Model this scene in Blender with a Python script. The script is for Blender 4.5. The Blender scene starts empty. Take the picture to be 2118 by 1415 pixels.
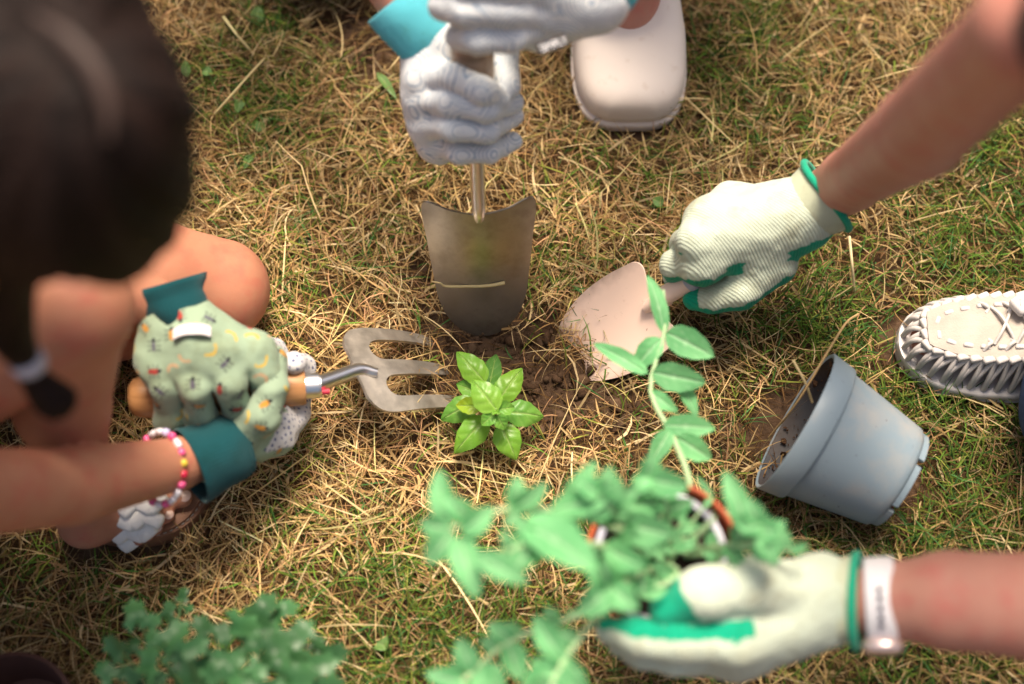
import bpy, bmesh, math, random
import numpy as np
from mathutils import Vector, Matrix
from mathutils.geometry import delaunay_2d_cdt

random.seed(7)
RNG = np.random.default_rng(7)
scene = bpy.context.scene
COL = scene.collection

# ------------------------------------------------------------------ camera, sky, sun, exposure
CAM = np.array([0.0, -0.52, 1.10])
cam_data = bpy.data.cameras.new('camera')
cam_data.lens = 50.0
cam_data.sensor_width = 36.0
cam_data.clip_start = 0.02
cam_data.clip_end = 500.0
cam_data.dof.use_dof = True
cam_data.dof.focus_distance = 1.185
cam_data.dof.aperture_fstop = 2.15
cam_data.dof.aperture_blades = 9
camera = bpy.data.objects.new('camera', cam_data)
camera.location = CAM
camera.rotation_euler = Vector((0.0, 0.52, -1.10)).to_track_quat('-Z', 'Y').to_euler()
COL.objects.link(camera)
scene.camera = camera

SUN_EL, SUN_AZ = 69.0, -6.0            # azimuth counted from +Y towards -X
world = bpy.data.worlds.new('World')
scene.world = world
world.use_nodes = True
wn = world.node_tree
sky = wn.nodes.new('ShaderNodeTexSky')
sky.sky_type = 'NISHITA'
sky.sun_disc = False
sky.sun_elevation = math.radians(SUN_EL)
sky.sun_rotation = math.radians(-SUN_AZ)
sky.air_density = 1.0
sky.dust_density = 8.0
sky.ozone_density = 0.0
wn.nodes['Background'].inputs['Strength'].default_value = 0.105
wn.links.new(sky.outputs[0], wn.nodes['Background'].inputs['Color'])

sun_data = bpy.data.lights.new('sun', 'SUN')
sun_data.energy = 3.7
sun_data.angle = math.radians(20.0)
sun_data.color = (1.0, 0.86, 0.70)
sun = bpy.data.objects.new('sun', sun_data)
ce, se = math.cos(math.radians(SUN_EL)), math.sin(math.radians(SUN_EL))
sdir = Vector((-math.sin(math.radians(SUN_AZ)) * ce, math.cos(math.radians(SUN_AZ)) * ce, se))
sun.rotation_euler = (-sdir).to_track_quat('-Z', 'Y').to_euler()
sun.location = sdir * 5
COL.objects.link(sun)

scene.view_settings.view_transform = 'Standard'
scene.view_settings.look = 'None'
scene.view_settings.gamma = 1.0
scene.view_settings.exposure = 0.68
scene.view_settings.use_white_balance = True
scene.view_settings.white_balance_temperature = 6600
scene.view_settings.white_balance_tint = 10
scene.cycles.use_denoising = True
scene.cycles.max_bounces = 8

# ------------------------------------------------------------------ measuring helper: a sight line of the photograph met with the level z
FWD = np.array([0.0, 0.52, -1.10]); FWD /= np.linalg.norm(FWD)
RGT = np.array([1.0, 0.0, 0.0]); UPV = np.cross(RGT, FWD)
KPX = 0.36 / 1059.0
def P(px, py, z):
    d = FWD + RGT * (px - 1059) * KPX + UPV * (707.5 - py) * KPX
    return CAM + d * (z - CAM[2]) / d[2]
def PP(*pts): return [P(*p) for p in pts]
A = lambda *v: np.array(v, dtype=float)
def nrm(v): v = np.asarray(v, float); return v / (np.linalg.norm(v) + 1e-12)

# ------------------------------------------------------------------ materials
def srgb(h):
    h = h.lstrip('#'); c = [int(h[i:i+2], 16) / 255 for i in (0, 2, 4)]
    return tuple(x / 12.92 if x <= .04045 else ((x + .055) / 1.055) ** 2.4 for x in c)
class NT:
    def __init__(self, name):
        self.m = bpy.data.materials.new(name); self.m.use_nodes = True
        self.t = self.m.node_tree; self.b = self.t.nodes['Principled BSDF']; self.out = self.t.nodes['Material Output']
    def n(self, kind, **kw):
        x = self.t.nodes.new('ShaderNode' + kind)
        for k, v in kw.items():
            if k.startswith('i_'): x.inputs[int(k[2:]) if k[2:].isdigit() else k[2:].replace('_', ' ')].default_value = v
            else: setattr(x, k, v)
        return x
    def l(self, a, b): self.t.links.new(a, b)
    def set(self, **kw):
        for k, v in kw.items():
            s = self.b.inputs[k.replace('_', ' ')]
            if hasattr(v, 'links') or isinstance(v, bpy.types.NodeSocket): self.l(v, s)
            else: s.default_value = (*v, 1) if isinstance(v, tuple) and len(v) == 3 and s.type == 'RGBA' else v
        return self
    def coord(self, kind='Object'): return self.n('TexCoord').outputs[kind]
    def noise(self, scale, detail=4, rough=.55, vec=None, dist=0):
        x = self.n('TexNoise', i_Scale=scale, i_Detail=detail, i_Roughness=rough, i_Distortion=dist)
        self.l(vec if vec is not None else self.coord(), x.inputs['Vector']); return x.outputs['Fac']
    def ramp(self, fac, stops):
        r = self.n('ValToRGB'); e = r.color_ramp.elements
        while len(e) < len(stops): e.new(.5)
        for k, (p, c) in zip(e, stops): k.position = p; k.color = (*c, 1) if len(c) == 3 else c
        self.l(fac, r.inputs[0]); return r.outputs['Color']
    def mix(self, fac, a, b, mode='MIX'):
        x = self.n('Mix', data_type='RGBA', blend_type=mode)
        for s, v in ((x.inputs[0], fac), (x.inputs[6], a), (x.inputs[7], b)):
            if isinstance(v, bpy.types.NodeSocket): self.l(v, s)
            else: s.default_value = v if isinstance(v, (int, float)) else ((*v, 1) if len(v) == 3 else v)
        return x.outputs[2]
    def math(self, op, a, b=0.0):
        x = self.n('Math', operation=op)
        for s, v in zip(x.inputs, (a, b)):
            if isinstance(v, bpy.types.NodeSocket): self.l(v, s)
            else: s.default_value = v
        return x.outputs[0]
    def bump(self, h, strength=.3, dist=.001):
        x = self.n('Bump', i_Strength=strength, i_Distance=dist); self.l(h, x.inputs['Height'])
        self.l(x.outputs[0], self.b.inputs['Normal']); return self
    def attr(self, name='col'): return self.n('Attribute', attribute_name=name).outputs['Color']
    def translucent(self, color, fac):
        t = self.n('BsdfTranslucent'); self.l(color, t.inputs['Color']) if isinstance(color, bpy.types.NodeSocket) else None
        if not isinstance(color, bpy.types.NodeSocket): t.inputs['Color'].default_value = (*color, 1)
        x = self.n('MixShader'); x.inputs[0].default_value = fac
        self.l(self.b.outputs[0], x.inputs[1]); self.l(t.outputs[0], x.inputs[2]); self.l(x.outputs[0], self.out.inputs['Surface'])
        return self
M = {}
def blotch(name, c1, c2, scale, rough, bump_scale=0, bump=.2, bdist=.001, **kw):
    t = NT(name); f = t.noise(scale, 5)
    t.set(Base_Color=t.ramp(f, [(.35, c1), (.68, c2)]), Roughness=rough, **kw)
    if bump_scale: t.bump(t.noise(bump_scale, 4), bump, bdist)
    M[name] = t.m; return t

# skin
def skin(name, base, dark, red):
    t = NT(name)
    c = t.mix(t.math('MULTIPLY', t.noise(28, 4), .9), base, dark)
    c = t.mix(t.ramp(t.noise(55, 3), [(.48, (0, 0, 0)), (.75, (.65, .65, .65))]), c, red)
    sp = t.ramp(t.noise(210, 2), [(.68, (0, 0, 0)), (.74, (.45, .45, .45))])
    c = t.mix(sp, c, red)
    t.set(Base_Color=c, Roughness=.60, Specular_IOR_Level=.35, Subsurface_Weight=.10, Subsurface_Radius=(.008, .003, .0015), Subsurface_Scale=.8)
    t.bump(t.math('ADD', t.noise(900, 3), t.math('MULTIPLY', t.noise(160, 4), 1.2)), .30, .0007); M[name] = t.m
skin('skin_tan', (.54, .245, .15), (.38, .155, .09), (.48, .13, .09))
skin('skin_pink', (.54, .265, .20), (.40, .175, .125), (.50, .145, .12))
blotch('scalp', (.055, .030, .021), (.035, .018, .013), 60, .6)
# steel
t = NT('steel'); v = t.coord()
f = t.noise(26, 6, .65); g = t.noise(140, 4, .6)
t.set(Base_Color=t.ramp(f, [(.3, (.30, .27, .23)), (.5, (.46, .43, .38)), (.75, (.36, .32, .26))]), Metallic=1.0,
      Roughness=t.math('ADD', t.math('MULTIPLY', g, .25), .24)); t.bump(t.noise(420, 3), .08, .0003); M['steel'] = t.m
t = NT('dug_steel')                       # steel smeared with earth towards the tip: 'col' red holds the smear
f = t.noise(30, 6, .65); a = t.n('SeparateColor'); t.l(t.attr('col'), a.inputs[0])
sm = t.math('MULTIPLY', a.outputs[0], t.math('ADD', t.math('MULTIPLY', t.noise(60, 5), 1.2), .25)); sm.node.use_clamp = True
t.set(Base_Color=t.mix(sm, t.ramp(f, [(.3, (.30, .275, .235)), (.55, (.47, .43, .375)), (.75, (.36, .32, .265))]), (.07, .048, .034)),
      Metallic=t.math('SUBTRACT', 1.0, t.math('MULTIPLY', sm, .9)), Roughness=t.math('ADD', t.math('MULTIPLY', sm, .3), t.math('ADD', .46, t.math('MULTIPLY', t.noise(120, 3), .2))))
sc_ = t.n('Mapping'); sc_.inputs['Scale'].default_value = (60, 900, 900); t.l(t.coord(), sc_.inputs[0])
t.bump(t.noise(1.0, 3, vec=sc_.outputs[0]), .10, .0003); M['dug_steel'] = t.m
M['fork_steel'] = M['dug_steel'].copy(); M['fork_steel'].name = 'fork_steel'
for n_ in M['fork_steel'].node_tree.nodes:
    if n_.type == 'VALTORGB':
        for e_ in n_.color_ramp.elements: e_.color = [min(1, c_ * 1.45) for c_ in e_.color[:3]] + [1]
for n_ in M['dug_steel'].node_tree.nodes:
    if n_.type == 'MATH' and n_.operation == 'ADD' and abs(n_.inputs[0].default_value - .46) < 1e-4: n_.inputs[0].default_value = .25
t = NT('chrome'); t.set(Base_Color=(.84, .82, .80), Metallic=1.0, Roughness=.30); M['chrome'] = t.m
def wood(name, c1, c2, c3):
    t = NT(name); mp = t.n('Mapping'); mp.inputs['Scale'].default_value = (14, 130, 130); t.l(t.coord(), mp.inputs[0])
    f = t.noise(1.0, 6, .6, mp.outputs[0], .6); g = t.noise(14, 3)
    c = t.ramp(f, [(.3, c1), (.5, c2), (.7, c3)])
    t.set(Base_Color=t.mix(t.math('MULTIPLY', g, .35), c, c1), Roughness=.42); t.bump(f, .25, .0004); M[name] = t.m
wood('ash_wood', (.30, .13, .045), (.50, .25, .10), (.60, .33, .15))
wood('old_wood', (.16, .10, .06), (.30, .20, .13), (.36, .25, .17))
t = NT('pink_paint'); f = t.noise(42, 6, .7); g = t.noise(150, 3)
c = t.mix(t.ramp(f, [(.60, (0, 0, 0)), (.74, (.55, .55, .55))]), (.93, .70, .58), (.58, .34, .24))
c = t.mix(t.ramp(g, [(.70, (0, 0, 0)), (.74, (.8, .8, .8))]), c, (.28, .13, .08))
a = t.n('SeparateColor'); t.l(t.attr('col'), a.inputs[0])
sm = t.math('MULTIPLY', a.outputs[0], t.math('ADD', t.math('MULTIPLY', t.noise(110, 4), 1.4), -.1)); sm.node.use_clamp = True
t.set(Base_Color=t.mix(sm, c, (.11, .06, .035)), Roughness=.42); t.bump(t.noise(90, 4), .15, .0006); M['pink_paint'] = t.m
# soil and lawn
t = NT('lawn_soil'); f = t.noise(22, 8, .7); g = t.noise(160, 6, .7)
c = t.ramp(f, [(.3, (.075, .044, .026)), (.5, (.125, .076, .046)), (.7, (.175, .112, .070))])
far = t.ramp(t.noise(2.2, 6, .7), [(.35, (.20, .125, .055)), (.6, (.27, .185, .085)), (.75, (.10, .12, .035))])
a = t.n('SeparateColor'); t.l(t.attr('col'), a.inputs[0])
t.set(Base_Color=t.mix(a.outputs[0], t.mix(t.math('MULTIPLY', g, .6), c, (.04, .022, .012)), far), Roughness=.95, Specular_IOR_Level=.15)
t.bump(g, .9, .004); M['lawn_soil'] = t.m
t = NT('soil'); g = t.noise(240, 5, .7)
t.set(Base_Color=t.mix(t.math('MULTIPLY', g, .7), t.attr('col'), (.05, .026, .014)), Roughness=.95, Specular_IOR_Level=.12); t.bump(g, .8, .002); M['soil'] = t.m
t = NT('potting_soil'); g = t.noise(180, 6, .75)
t.set(Base_Color=t.ramp(g, [(.35, (.008, .005, .004)), (.6, (.035, .018, .012)), (.75, (.08, .045, .03))]), Roughness=.95); t.bump(g, 1, .004); M['potting_soil'] = t.m
t = NT('grass_blade'); c = t.attr('col'); t.set(Base_Color=c, Roughness=.85, Specular_IOR_Level=.12); t.translucent(c, .12); M['grass_blade'] = t.m
# leaves
def leafmat(name, gloss, trans, bump):
    t = NT(name); c = t.mix(t.math('MULTIPLY', t.noise(60, 4), .55), t.attr('col'), (.04, .11, .02), 'MULTIPLY')
    c = t.mix(.25, t.attr('col'), c)
    t.set(Base_Color=c, Roughness=gloss, Specular_IOR_Level=.4); t.bump(t.noise(500, 3), bump, .0004); t.translucent(t.attr('col'), trans); M[name] = t.m
leafmat('basil_leaf', .34, .28, .12)
leafmat('sage_leaf', .72, .25, .5)
leafmat('parsley_leaf', .36, .22, .3)
t = NT('stem'); t.set(Base_Color=t.attr('col'), Roughness=.6, Subsurface_Weight=.1, Subsurface_Scale=.003); M['stem'] = t.m
# pots
t = NT('grey_plastic'); f = t.noise(20, 5, .65); g = t.noise(9, 4)
c = t.mix(t.ramp(f, [(.50, (0, 0, 0)), (.74, (.60, .60, .60))]), (.235, .315, .375), (.44, .39, .34))
c = t.mix(t.ramp(t.noise(220, 2), [(.70, (0, 0, 0)), (.75, (.4, .4, .4))]), c, (.08, .07, .07))
t.set(Base_Color=c, Roughness=t.math('ADD', .33, t.math('MULTIPLY', f, .25))); t.bump(t.noise(300, 3), .1, .0003); M['grey_plastic'] = t.m
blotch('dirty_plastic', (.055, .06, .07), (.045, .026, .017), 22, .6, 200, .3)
blotch('terracotta', (.62, .135, .05), (.50, .10, .045), 30, .55, 200, .2)
blotch('brown_clay', (.04, .012, .008), (.055, .017, .010), 30, .7, 200, .2)
blotch('lilac_plastic', (.40, .40, .50), (.50, .50, .58), 40, .4)
# shoes and wrist things
t = NT('cream_rubber'); f = t.noise(16, 4); g = t.noise(70, 5)
c = t.mix(f, (.68, .60, .54), (.74, .67, .61)); c = t.mix(t.ramp(g, [(.60, (0, 0, 0)), (.82, (.5, .5, .5))]), c, (.50, .38, .29))
t.set(Base_Color=c, Roughness=.72, Specular_IOR_Level=.25); t.bump(t.noise(700, 2), .10, .0004); M['cream_rubber'] = t.m
blotch('white_cord', (.50, .47, .45), (.58, .55, .53), 60, .6, 700, .35, .0005)
blotch('white_suede', (.38, .33, .285), (.46, .41, .36), 45, .85, 600, .5, .0006)
blotch('white_rubber', (.68, .65, .64), (.58, .55, .52), 50, .5, 500, .15)
blotch('white_leather', (.74, .72, .68), (.80, .78, .75), 60, .42, 500, .25, .0004)
blotch('tan_leather', (.27, .125, .065), (.21, .095, .05), 45, .6, 350, .35)
blotch('dark_cloth', (.014, .009, .008), (.022, .014, .012), 60, .9, 700, .4)
blotch('denim', (.03, .06, .14), (.05, .09, .19), 300, .85, 900, .5)
blotch('olive_cloth', (.05, .05, .04), (.08, .075, .06), 80, .9, 700, .4)
blotch('band_white', (.74, .72, .74), (.80, .78, .79), 30, .45)
t = NT('watch_case'); t.set(Base_Color=(.72, .58, .55), Metallic=.7, Roughness=.3); M['watch_case'] = t.m
t = NT('watch_glass'); t.set(Base_Color=(.01, .01, .012), Roughness=.08); M['watch_glass'] = t.m
for nm, c in (('pink_bead', (.80, .10, .28)), ('white_bead', (.80, .77, .82)), ('yellow_bead', (.72, .55, .06)), ('red_bead', (.60, .02, .06)), ('lilac_bead', (.62, .58, .85))):
    t = NT(nm); t.set(Base_Color=c, Roughness=.25, Coat_Weight=.3); M[nm] = t.m
t = NT('eye_white'); t.set(Base_Color=(.72, .70, .67), Roughness=.2); M['eye_white'] = t.m
t = NT('lip'); t.set(Base_Color=(.42, .12, .10), Roughness=.45); M['lip'] = t.m
t = NT('nail'); t.set(Base_Color=(.72, .50, .42), Roughness=.3); M['nail'] = t.m
t = NT('black_tag'); t.set(Base_Color=(.012, .012, .016), Roughness=.7); M['black_tag'] = t.m
t = NT('white_print'); t.set(Base_Color=(.75, .75, .78), Roughness=.8); M['white_print'] = t.m
t = NT('dark_hole'); t.set(Base_Color=(.03, .03, .06), Roughness=.9); M['dark_hole'] = t.m
t = NT('red_label'); t.set(Base_Color=(.45, .02, .05), Roughness=.6); M['red_label'] = t.m
# hair
t = NT('hair'); mp = t.n('Mapping'); mp.inputs['Scale'].default_value = (30, 260, 260); t.l(t.coord(), mp.inputs[0])
f = t.noise(1, 5, .6, mp.outputs[0], .4)
t.set(Base_Color=t.mix(1.0, t.ramp(f, [(.3, (.0026, .0013, .0011)), (.7, (.012, .0065, .0052))]), t.attr('col'), 'ADD'), Roughness=.62, Specular_IOR_Level=.12); t.bump(f, .6, .002); M['hair'] = t.m
# gloves
def knit(name, wave, rot, strength=.5, rough=.9, col=None):
    t = NT(name); mp = t.n('Mapping'); mp.inputs['Rotation'].default_value = rot; t.l(t.coord(), mp.inputs[0])
    w = t.n('TexWave', wave_type='BANDS', i_Scale=wave, i_Distortion=1.2, i_Detail=2.0); w.inputs['Detail Scale'].default_value = 1.5
    t.l(mp.outputs[0], w.inputs['Vector'])
    c = t.attr('col') if col is None else col
    c2 = t.mix(t.math('MULTIPLY', w.outputs['Fac'], .20), c, (.45, .42, .34), 'MULTIPLY')
    c2 = t.mix(t.ramp(t.noise(34, 6, .7), [(.50, (0, 0, 0)), (.78, (.75, .75, .75))]), c2, (.60, .50, .36), 'MULTIPLY')
    t.set(Base_Color=c2, Roughness=rough, Sheen_Weight=.15, Specular_IOR_Level=.15)
    h = t.math('ADD', t.math('MULTIPLY', w.outputs['Fac'], .6), t.math('MULTIPLY', t.noise(70, 4), 1.4))
    t.bump(h, strength, .0012); M[name] = t.m; return t
knit('knit_glove', 150, (0, 0, math.radians(-52)))
knit('knit_glove_low', 150, (0, 0, math.radians(5)))
knit('cotton_glove', 420, (0, 0, .6), .35)
knit('teal_rib', 300, (0, 0, .3), .5, .9, (.004, .062, .074))
knit('aqua_rib', 300, (0, 0, -.3), .5, .9, (.10, .50, .60))
knit('green_rib', 500, (0, 0, -.3), .4, .8, (.006, .36, .215))
knit('cream_rib', 300, (0, 0, 0), .5, .9, (.55, .60, .44))
knit('white_strap', 700, (0, 0, .1), .4, .9, (.74, .72, .76))
t = NT('swirl_glove')                      # printed rings round scattered centres
vo = t.n('TexVoronoi', voronoi_dimensions='3D', feature='F1'); vo.inputs['Scale'].default_value = 36; vo.inputs['Randomness'].default_value = .95
nv = t.n('VectorMath', operation='ADD'); t.l(t.coord(), nv.inputs[0])
nz = t.n('TexNoise', i_Scale=60.0, i_Detail=2.0); t.l(t.coord(), nz.inputs['Vector'])
sv = t.n('VectorMath', operation='SCALE'); sv.inputs['Scale'].default_value = .004; t.l(nz.outputs['Color'], sv.inputs[0]); t.l(sv.outputs[0], nv.inputs[1])
t.l(nv.outputs[0], vo.inputs['Vector'])
w = t.math('SINE', t.math('MULTIPLY', vo.outputs['Distance'], 66.0))
base = t.mix(t.ramp(t.noise(26, 5), [(.4, (0, 0, 0)), (.75, (.7, .7, .7))]), (.73, .75, .75), (.61, .67, .71))
c = t.mix(t.ramp(w, [(.52, (0, 0, 0)), (.80, (1, 1, 1))]), base, (.31, .40, .50))
c = t.mix(t.ramp(t.noise(50, 5, .7), [(.62, (0, 0, 0)), (.85, (.6, .6, .6))]), c, (.45, .38, .26), 'MIX')
t.set(Base_Color=c, Roughness=.9, Sheen_Weight=.1, Specular_IOR_Level=.15); t.bump(t.math('ADD', t.noise(90, 4), t.math('MULTIPLY', t.noise(600, 2), .25)), .5, .0016); M['swirl_glove'] = t.m

# ------------------------------------------------------------------ mesh helpers
def link(name, me, mat=None, parent=None, smooth=True):
    o = bpy.data.objects.new(name, me); COL.objects.link(o)
    if mat and not me.materials: me.materials.append(M[mat])
    if parent is not None: o.parent = parent
    if smooth and 0 < len(me.polygons) < 20000: me.set_sharp_from_angle(angle=math.radians(55))
    if smooth and len(me.polygons): me.polygons.foreach_set('use_smooth', np.ones(len(me.polygons), dtype=bool))
    return o
def mesh(name, verts, faces):
    me = bpy.data.meshes.new(name); me.from_pydata([tuple(map(float, v)) for v in verts], [], faces if isinstance(faces, list) else [tuple(map(int, f)) for f in faces]); me.update(); return me
def fast_mesh(name, V, Q, k):
    """V (n,3), Q (m,k) faces of k corners"""
    me = bpy.data.meshes.new(name); m = len(Q)
    me.vertices.add(len(V)); me.vertices.foreach_set('co', np.asarray(V, np.float32).ravel())
    me.loops.add(m * k); me.polygons.add(m)
    me.polygons.foreach_set('loop_start', np.arange(0, m * k, k, dtype=np.int32))
    me.loops.foreach_set('vertex_index', np.asarray(Q, np.int32).ravel())
    me.update(calc_edges=True); me.validate(); return me
def paint(me, cols):
    a = me.color_attributes.new('col', 'FLOAT_COLOR', 'POINT')
    c = np.ones((len(me.vertices), 4), np.float32); c[:, :3] = cols; a.data.foreach_set('color', c.ravel())
def thing(name, label, cat, loc=(0, 0, 0), group=None):
    o = bpy.data.objects.new(name, None); o.empty_display_size = .02; o.location = loc; COL.objects.link(o)
    o['label'] = label; o['category'] = cat
    if group: o['group'] = group
    ORIG[o.name] = A(*loc)
    return o
ORIG = {}
def put(name, me, mat, parent, origin=None, label=None, smooth=True):
    """mesh given in world coordinates, stored relative to its parent's base"""
    o = link(name, me, mat, parent, smooth)
    base = A(0, 0, 0); q = parent
    while q is not None: base = base + A(*q.location); q = q.parent
    loc = A(*(origin if origin is not None else me.vertices[0].co)) if True else None
    me.transform(Matrix.Translation(Vector(-loc))); o.location = Vector(loc - base)
    if label: o['label'] = label
    return o
def tag(o, label, cat, group=None, kind=None):
    if label: o['label'] = label
    if cat: o['category'] = cat
    if group: o['group'] = group
    if kind: o['kind'] = kind
    return o
def frame(axis, hint=None):
    a = nrm(axis); h = A(0, 0, 1) if hint is None else np.asarray(hint, float)
    if abs(a @ nrm(h)) > .97: h = A(1, 0, 0)
    s = nrm(np.cross(h, a)); return a, s, np.cross(a, s)
def smooth_path(pts, n):
    pts = np.asarray(pts, float)
    if len(pts) == 2: u = np.linspace(0, 1, n)[:, None]; return pts[0] * (1 - u) + pts[1] * u
    e = np.vstack([2 * pts[0] - pts[1], pts, 2 * pts[-1] - pts[-2]]); out = []
    for t in np.linspace(0, len(pts) - 1 - 1e-6, n):
        i = int(t); f = t - i; p0, p1, p2, p3 = e[i:i + 4]
        out.append(.5 * (2 * p1 + (p2 - p0) * f + (2 * p0 - 5 * p1 + 4 * p2 - p3) * f * f + (3 * p1 - p0 - 3 * p2 + p3) * f ** 3))
    return np.array(out)
def tube(pts, rad, seg=8, n=None, flat=1.0, hint=None, caps=True, closed=False):
    """swept tube -> (verts, faces)"""
    pts = np.asarray(pts, float)
    if n: 
        r0 = np.interp(np.linspace(0, 1, n), np.linspace(0, 1, len(rad)), rad) if np.ndim(rad) else np.full(n, rad)
        pts = smooth_path(pts, n); rad = r0
    if not np.ndim(rad): rad = np.full(len(pts), rad)
    m = len(pts)
    T = (np.roll(pts, -1, 0) - np.roll(pts, 1, 0)) if closed else np.gradient(pts, axis=0)
    h = A(0, 0, 1) if hint is None else np.asarray(hint, float)
    if abs(nrm(T[0]) @ nrm(h)) > .95: h = A(1, 0, 0) if abs(nrm(T[0])[0]) < .9 else A(0, 1, 0)
    V = []; s = nrm(np.cross(h, T[0]))
    for i in range(m):
        a = nrm(T[i]); s = nrm(s - a * (s @ a)); b = np.cross(a, s)
        for k in range(seg):
            t = 2 * math.pi * k / seg; V.append(pts[i] + rad[i] * (s * math.cos(t) + b * math.sin(t) * flat))
    F = []
    for i in range(m if closed else m - 1):
        j = (i + 1) % m
        for k in range(seg): F.append((i * seg + k, i * seg + (k + 1) % seg, j * seg + (k + 1) % seg, j * seg + k))
    if caps and not closed: F.append(tuple(range(seg))[::-1]); F.append(tuple((m - 1) * seg + k for k in range(seg)))
    return V, F
def join(parts):
    V, F = [], []
    for v, f in parts:
        n = len(V); V.extend(v); F.extend(tuple(i + n for i in q) for q in f)
    return V, F
def lathe(o, axis, prof, seg=32, hint=None, ell=1.0, ribs=0, ribamp=0, capa=True, capb=True, wob=0, seed=0):
    """profile [(distance along axis, radius)] -> (verts, faces)"""
    a, s, b = frame(axis, hint); V = []; o = np.asarray(o, float); r_ = np.random.default_rng(seed); ph = r_.uniform(0, 6.28, 4)
    for (t, r) in prof:
        for k in range(seg):
            q = 2 * math.pi * k / seg
            rr = r + (ribamp * math.cos(ribs * q) if ribs else 0) + (wob * (math.sin(2 * q + ph[0] + t * 90) + .6 * math.sin(3 * q + ph[1] - t * 150) + .5 * math.sin(5 * q + ph[2] + t * 60)) if wob else 0)
            V.append(o + a * t + s * math.cos(q) * rr + b * math.sin(q) * rr * ell)
    m = len(prof); F = []
    for i in range(m - 1):
        for k in range(seg): F.append((i * seg + k, i * seg + (k + 1) % seg, (i + 1) * seg + (k + 1) % seg, (i + 1) * seg + k))
    if capa: F.append(tuple(range(seg))[::-1])
    if capb: F.append(tuple((m - 1) * seg + k for k in range(seg)))
    return V, F
def poly_smooth(pts, n):
    pts = np.asarray(pts, float); m = len(pts); out = []
    for t in np.linspace(0, m, n, endpoint=False):
        i = int(t); f = t - i; p0, p1, p2, p3 = pts[(i - 1) % m], pts[i % m], pts[(i + 1) % m], pts[(i + 2) % m]
        out.append(.5 * (2 * p1 + (p2 - p0) * f + (2 * p0 - 5 * p1 + 4 * p2 - p3) * f * f + (3 * p1 - p0 - 3 * p2 + p3) * f ** 3))
    return np.array(out)
def plate(outline, fn, thick, step):
    """flat outline (u,v) -> thick sheet bent by fn(u,v) -> xyz; returns verts, faces, uv"""
    ol = [Vector((float(a), float(b))) for a, b in outline]; lo = np.min(outline, 0); hi = np.max(outline, 0); pts = list(ol)
    xs = np.arange(lo[0] + step * .5, hi[0], step); ys = np.arange(lo[1] + step * .5, hi[1], step); O = np.asarray(outline)
    for j, y in enumerate(ys):
        for x in xs:
            xx = x + (step * .5 if j % 2 else 0)
            c = (O[:, 1] > y) != (np.roll(O[:, 1], -1) > y)
            xi = (np.roll(O[:, 0], -1) - O[:, 0]) * (y - O[:, 1]) / (np.roll(O[:, 1], -1) - O[:, 1] + 1e-15) + O[:, 0]
            if np.count_nonzero(c & (xx < xi)) % 2 and np.min(np.hypot(O[:, 0] - xx, O[:, 1] - y)) > step * .45: pts.append(Vector((xx, y)))
    n = len(ol)
    vs, es, fs, ov, oe, of = delaunay_2d_cdt(pts, [(i, (i + 1) % n) for i in range(n)], [], 1, 1e-7)
    uv = np.array([(v.x, v.y) for v in vs]); X = np.array([fn(u, v) for u, v in uv])
    if len(fs) and True:
        f0 = fs[0]; ar = sum((uv[f0[i]][0] * uv[f0[(i + 1) % 3]][1] - uv[f0[(i + 1) % 3]][0] * uv[f0[i]][1]) for i in range(3))
        if ar < 0: fs = [f[::-1] for f in fs]
    N = np.zeros_like(X)
    for f in fs:
        q = np.cross(X[f[1]] - X[f[0]], X[f[2]] - X[f[0]])
        for i in f: N[i] += q
    N /= np.linalg.norm(N, axis=1)[:, None] + 1e-12
    m = len(X); V = np.vstack([X + N * thick / 2, X - N * thick / 2]); F = [tuple(f) for f in fs] + [tuple(i + m for i in f[::-1]) for f in fs]
    ec = {}
    for f in fs:
        for i in range(3): ec[(f[i], f[(i + 1) % 3])] = 1
    for (a, b) in ec:
        if (b, a) not in ec: F.append((b, a, a + m, b + m))
    return V, F, np.vstack([uv, uv])

# ------------------------------------------------------------------ noise and smooth bodies (distance fields turned into one skin)
TAB = np.random.default_rng(3).random(4096).astype(np.float32)
def vnoise(p, seed=0):
    p = np.asarray(p, np.float32); i = np.floor(p).astype(np.int64); f = p - i; f = f * f * (3 - 2 * f); out = 0
    for dx in (0, 1):
        for dy in (0, 1):
            for dz in (0, 1):
                h = TAB[((i[..., 0] + dx) * 73 + (i[..., 1] + dy) * 1187 + (i[..., 2] + dz) * 2503 + seed * 331) % 4096]
                out = out + h * (f[..., 0] if dx else 1 - f[..., 0]) * (f[..., 1] if dy else 1 - f[..., 1]) * (f[..., 2] if dz else 1 - f[..., 2])
    return out
def cone(a, b, ra, rb, n=None, s=1.0): return ('c', np.asarray(a, np.float32), np.asarray(b, np.float32), ra, rb, None if n is None else nrm(n).astype(np.float32), s)
def ball(c, r): return ('c', np.asarray(c, np.float32), np.asarray(c, np.float32) + np.float32(1e-4), r, r, None, 1.0)
def ell(c, r, axes=None): return ('e', np.asarray(c, np.float32), np.asarray(r, np.float32), np.eye(3, dtype=np.float32) if axes is None else np.asarray(axes, np.float32))
def chain(pts, rad): return [cone(pts[i], pts[i + 1], rad[i], rad[i + 1]) for i in range(len(pts) - 1)]
def pd(q, p):
    if q[0] == 'c':
        _, a, b, ra, rb, n, s = q; ba = b - a; pa = p - a; t = np.clip(pa @ ba / (ba @ ba), 0, 1); d = pa - t[..., None] * ba
        if n is not None: d = d + n * ((d @ n) * (1 / s - 1))[..., None]
        return np.sqrt((d * d).sum(-1)) - (ra + (rb - ra) * t)
    _, c, r, ax = q; l = (p - c) @ ax.T; k0 = np.sqrt(((l / r) ** 2).sum(-1)); k1 = np.sqrt(((l / (r * r)) ** 2).sum(-1)) + 1e-9
    return k0 * (k0 - 1) / k1
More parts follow.
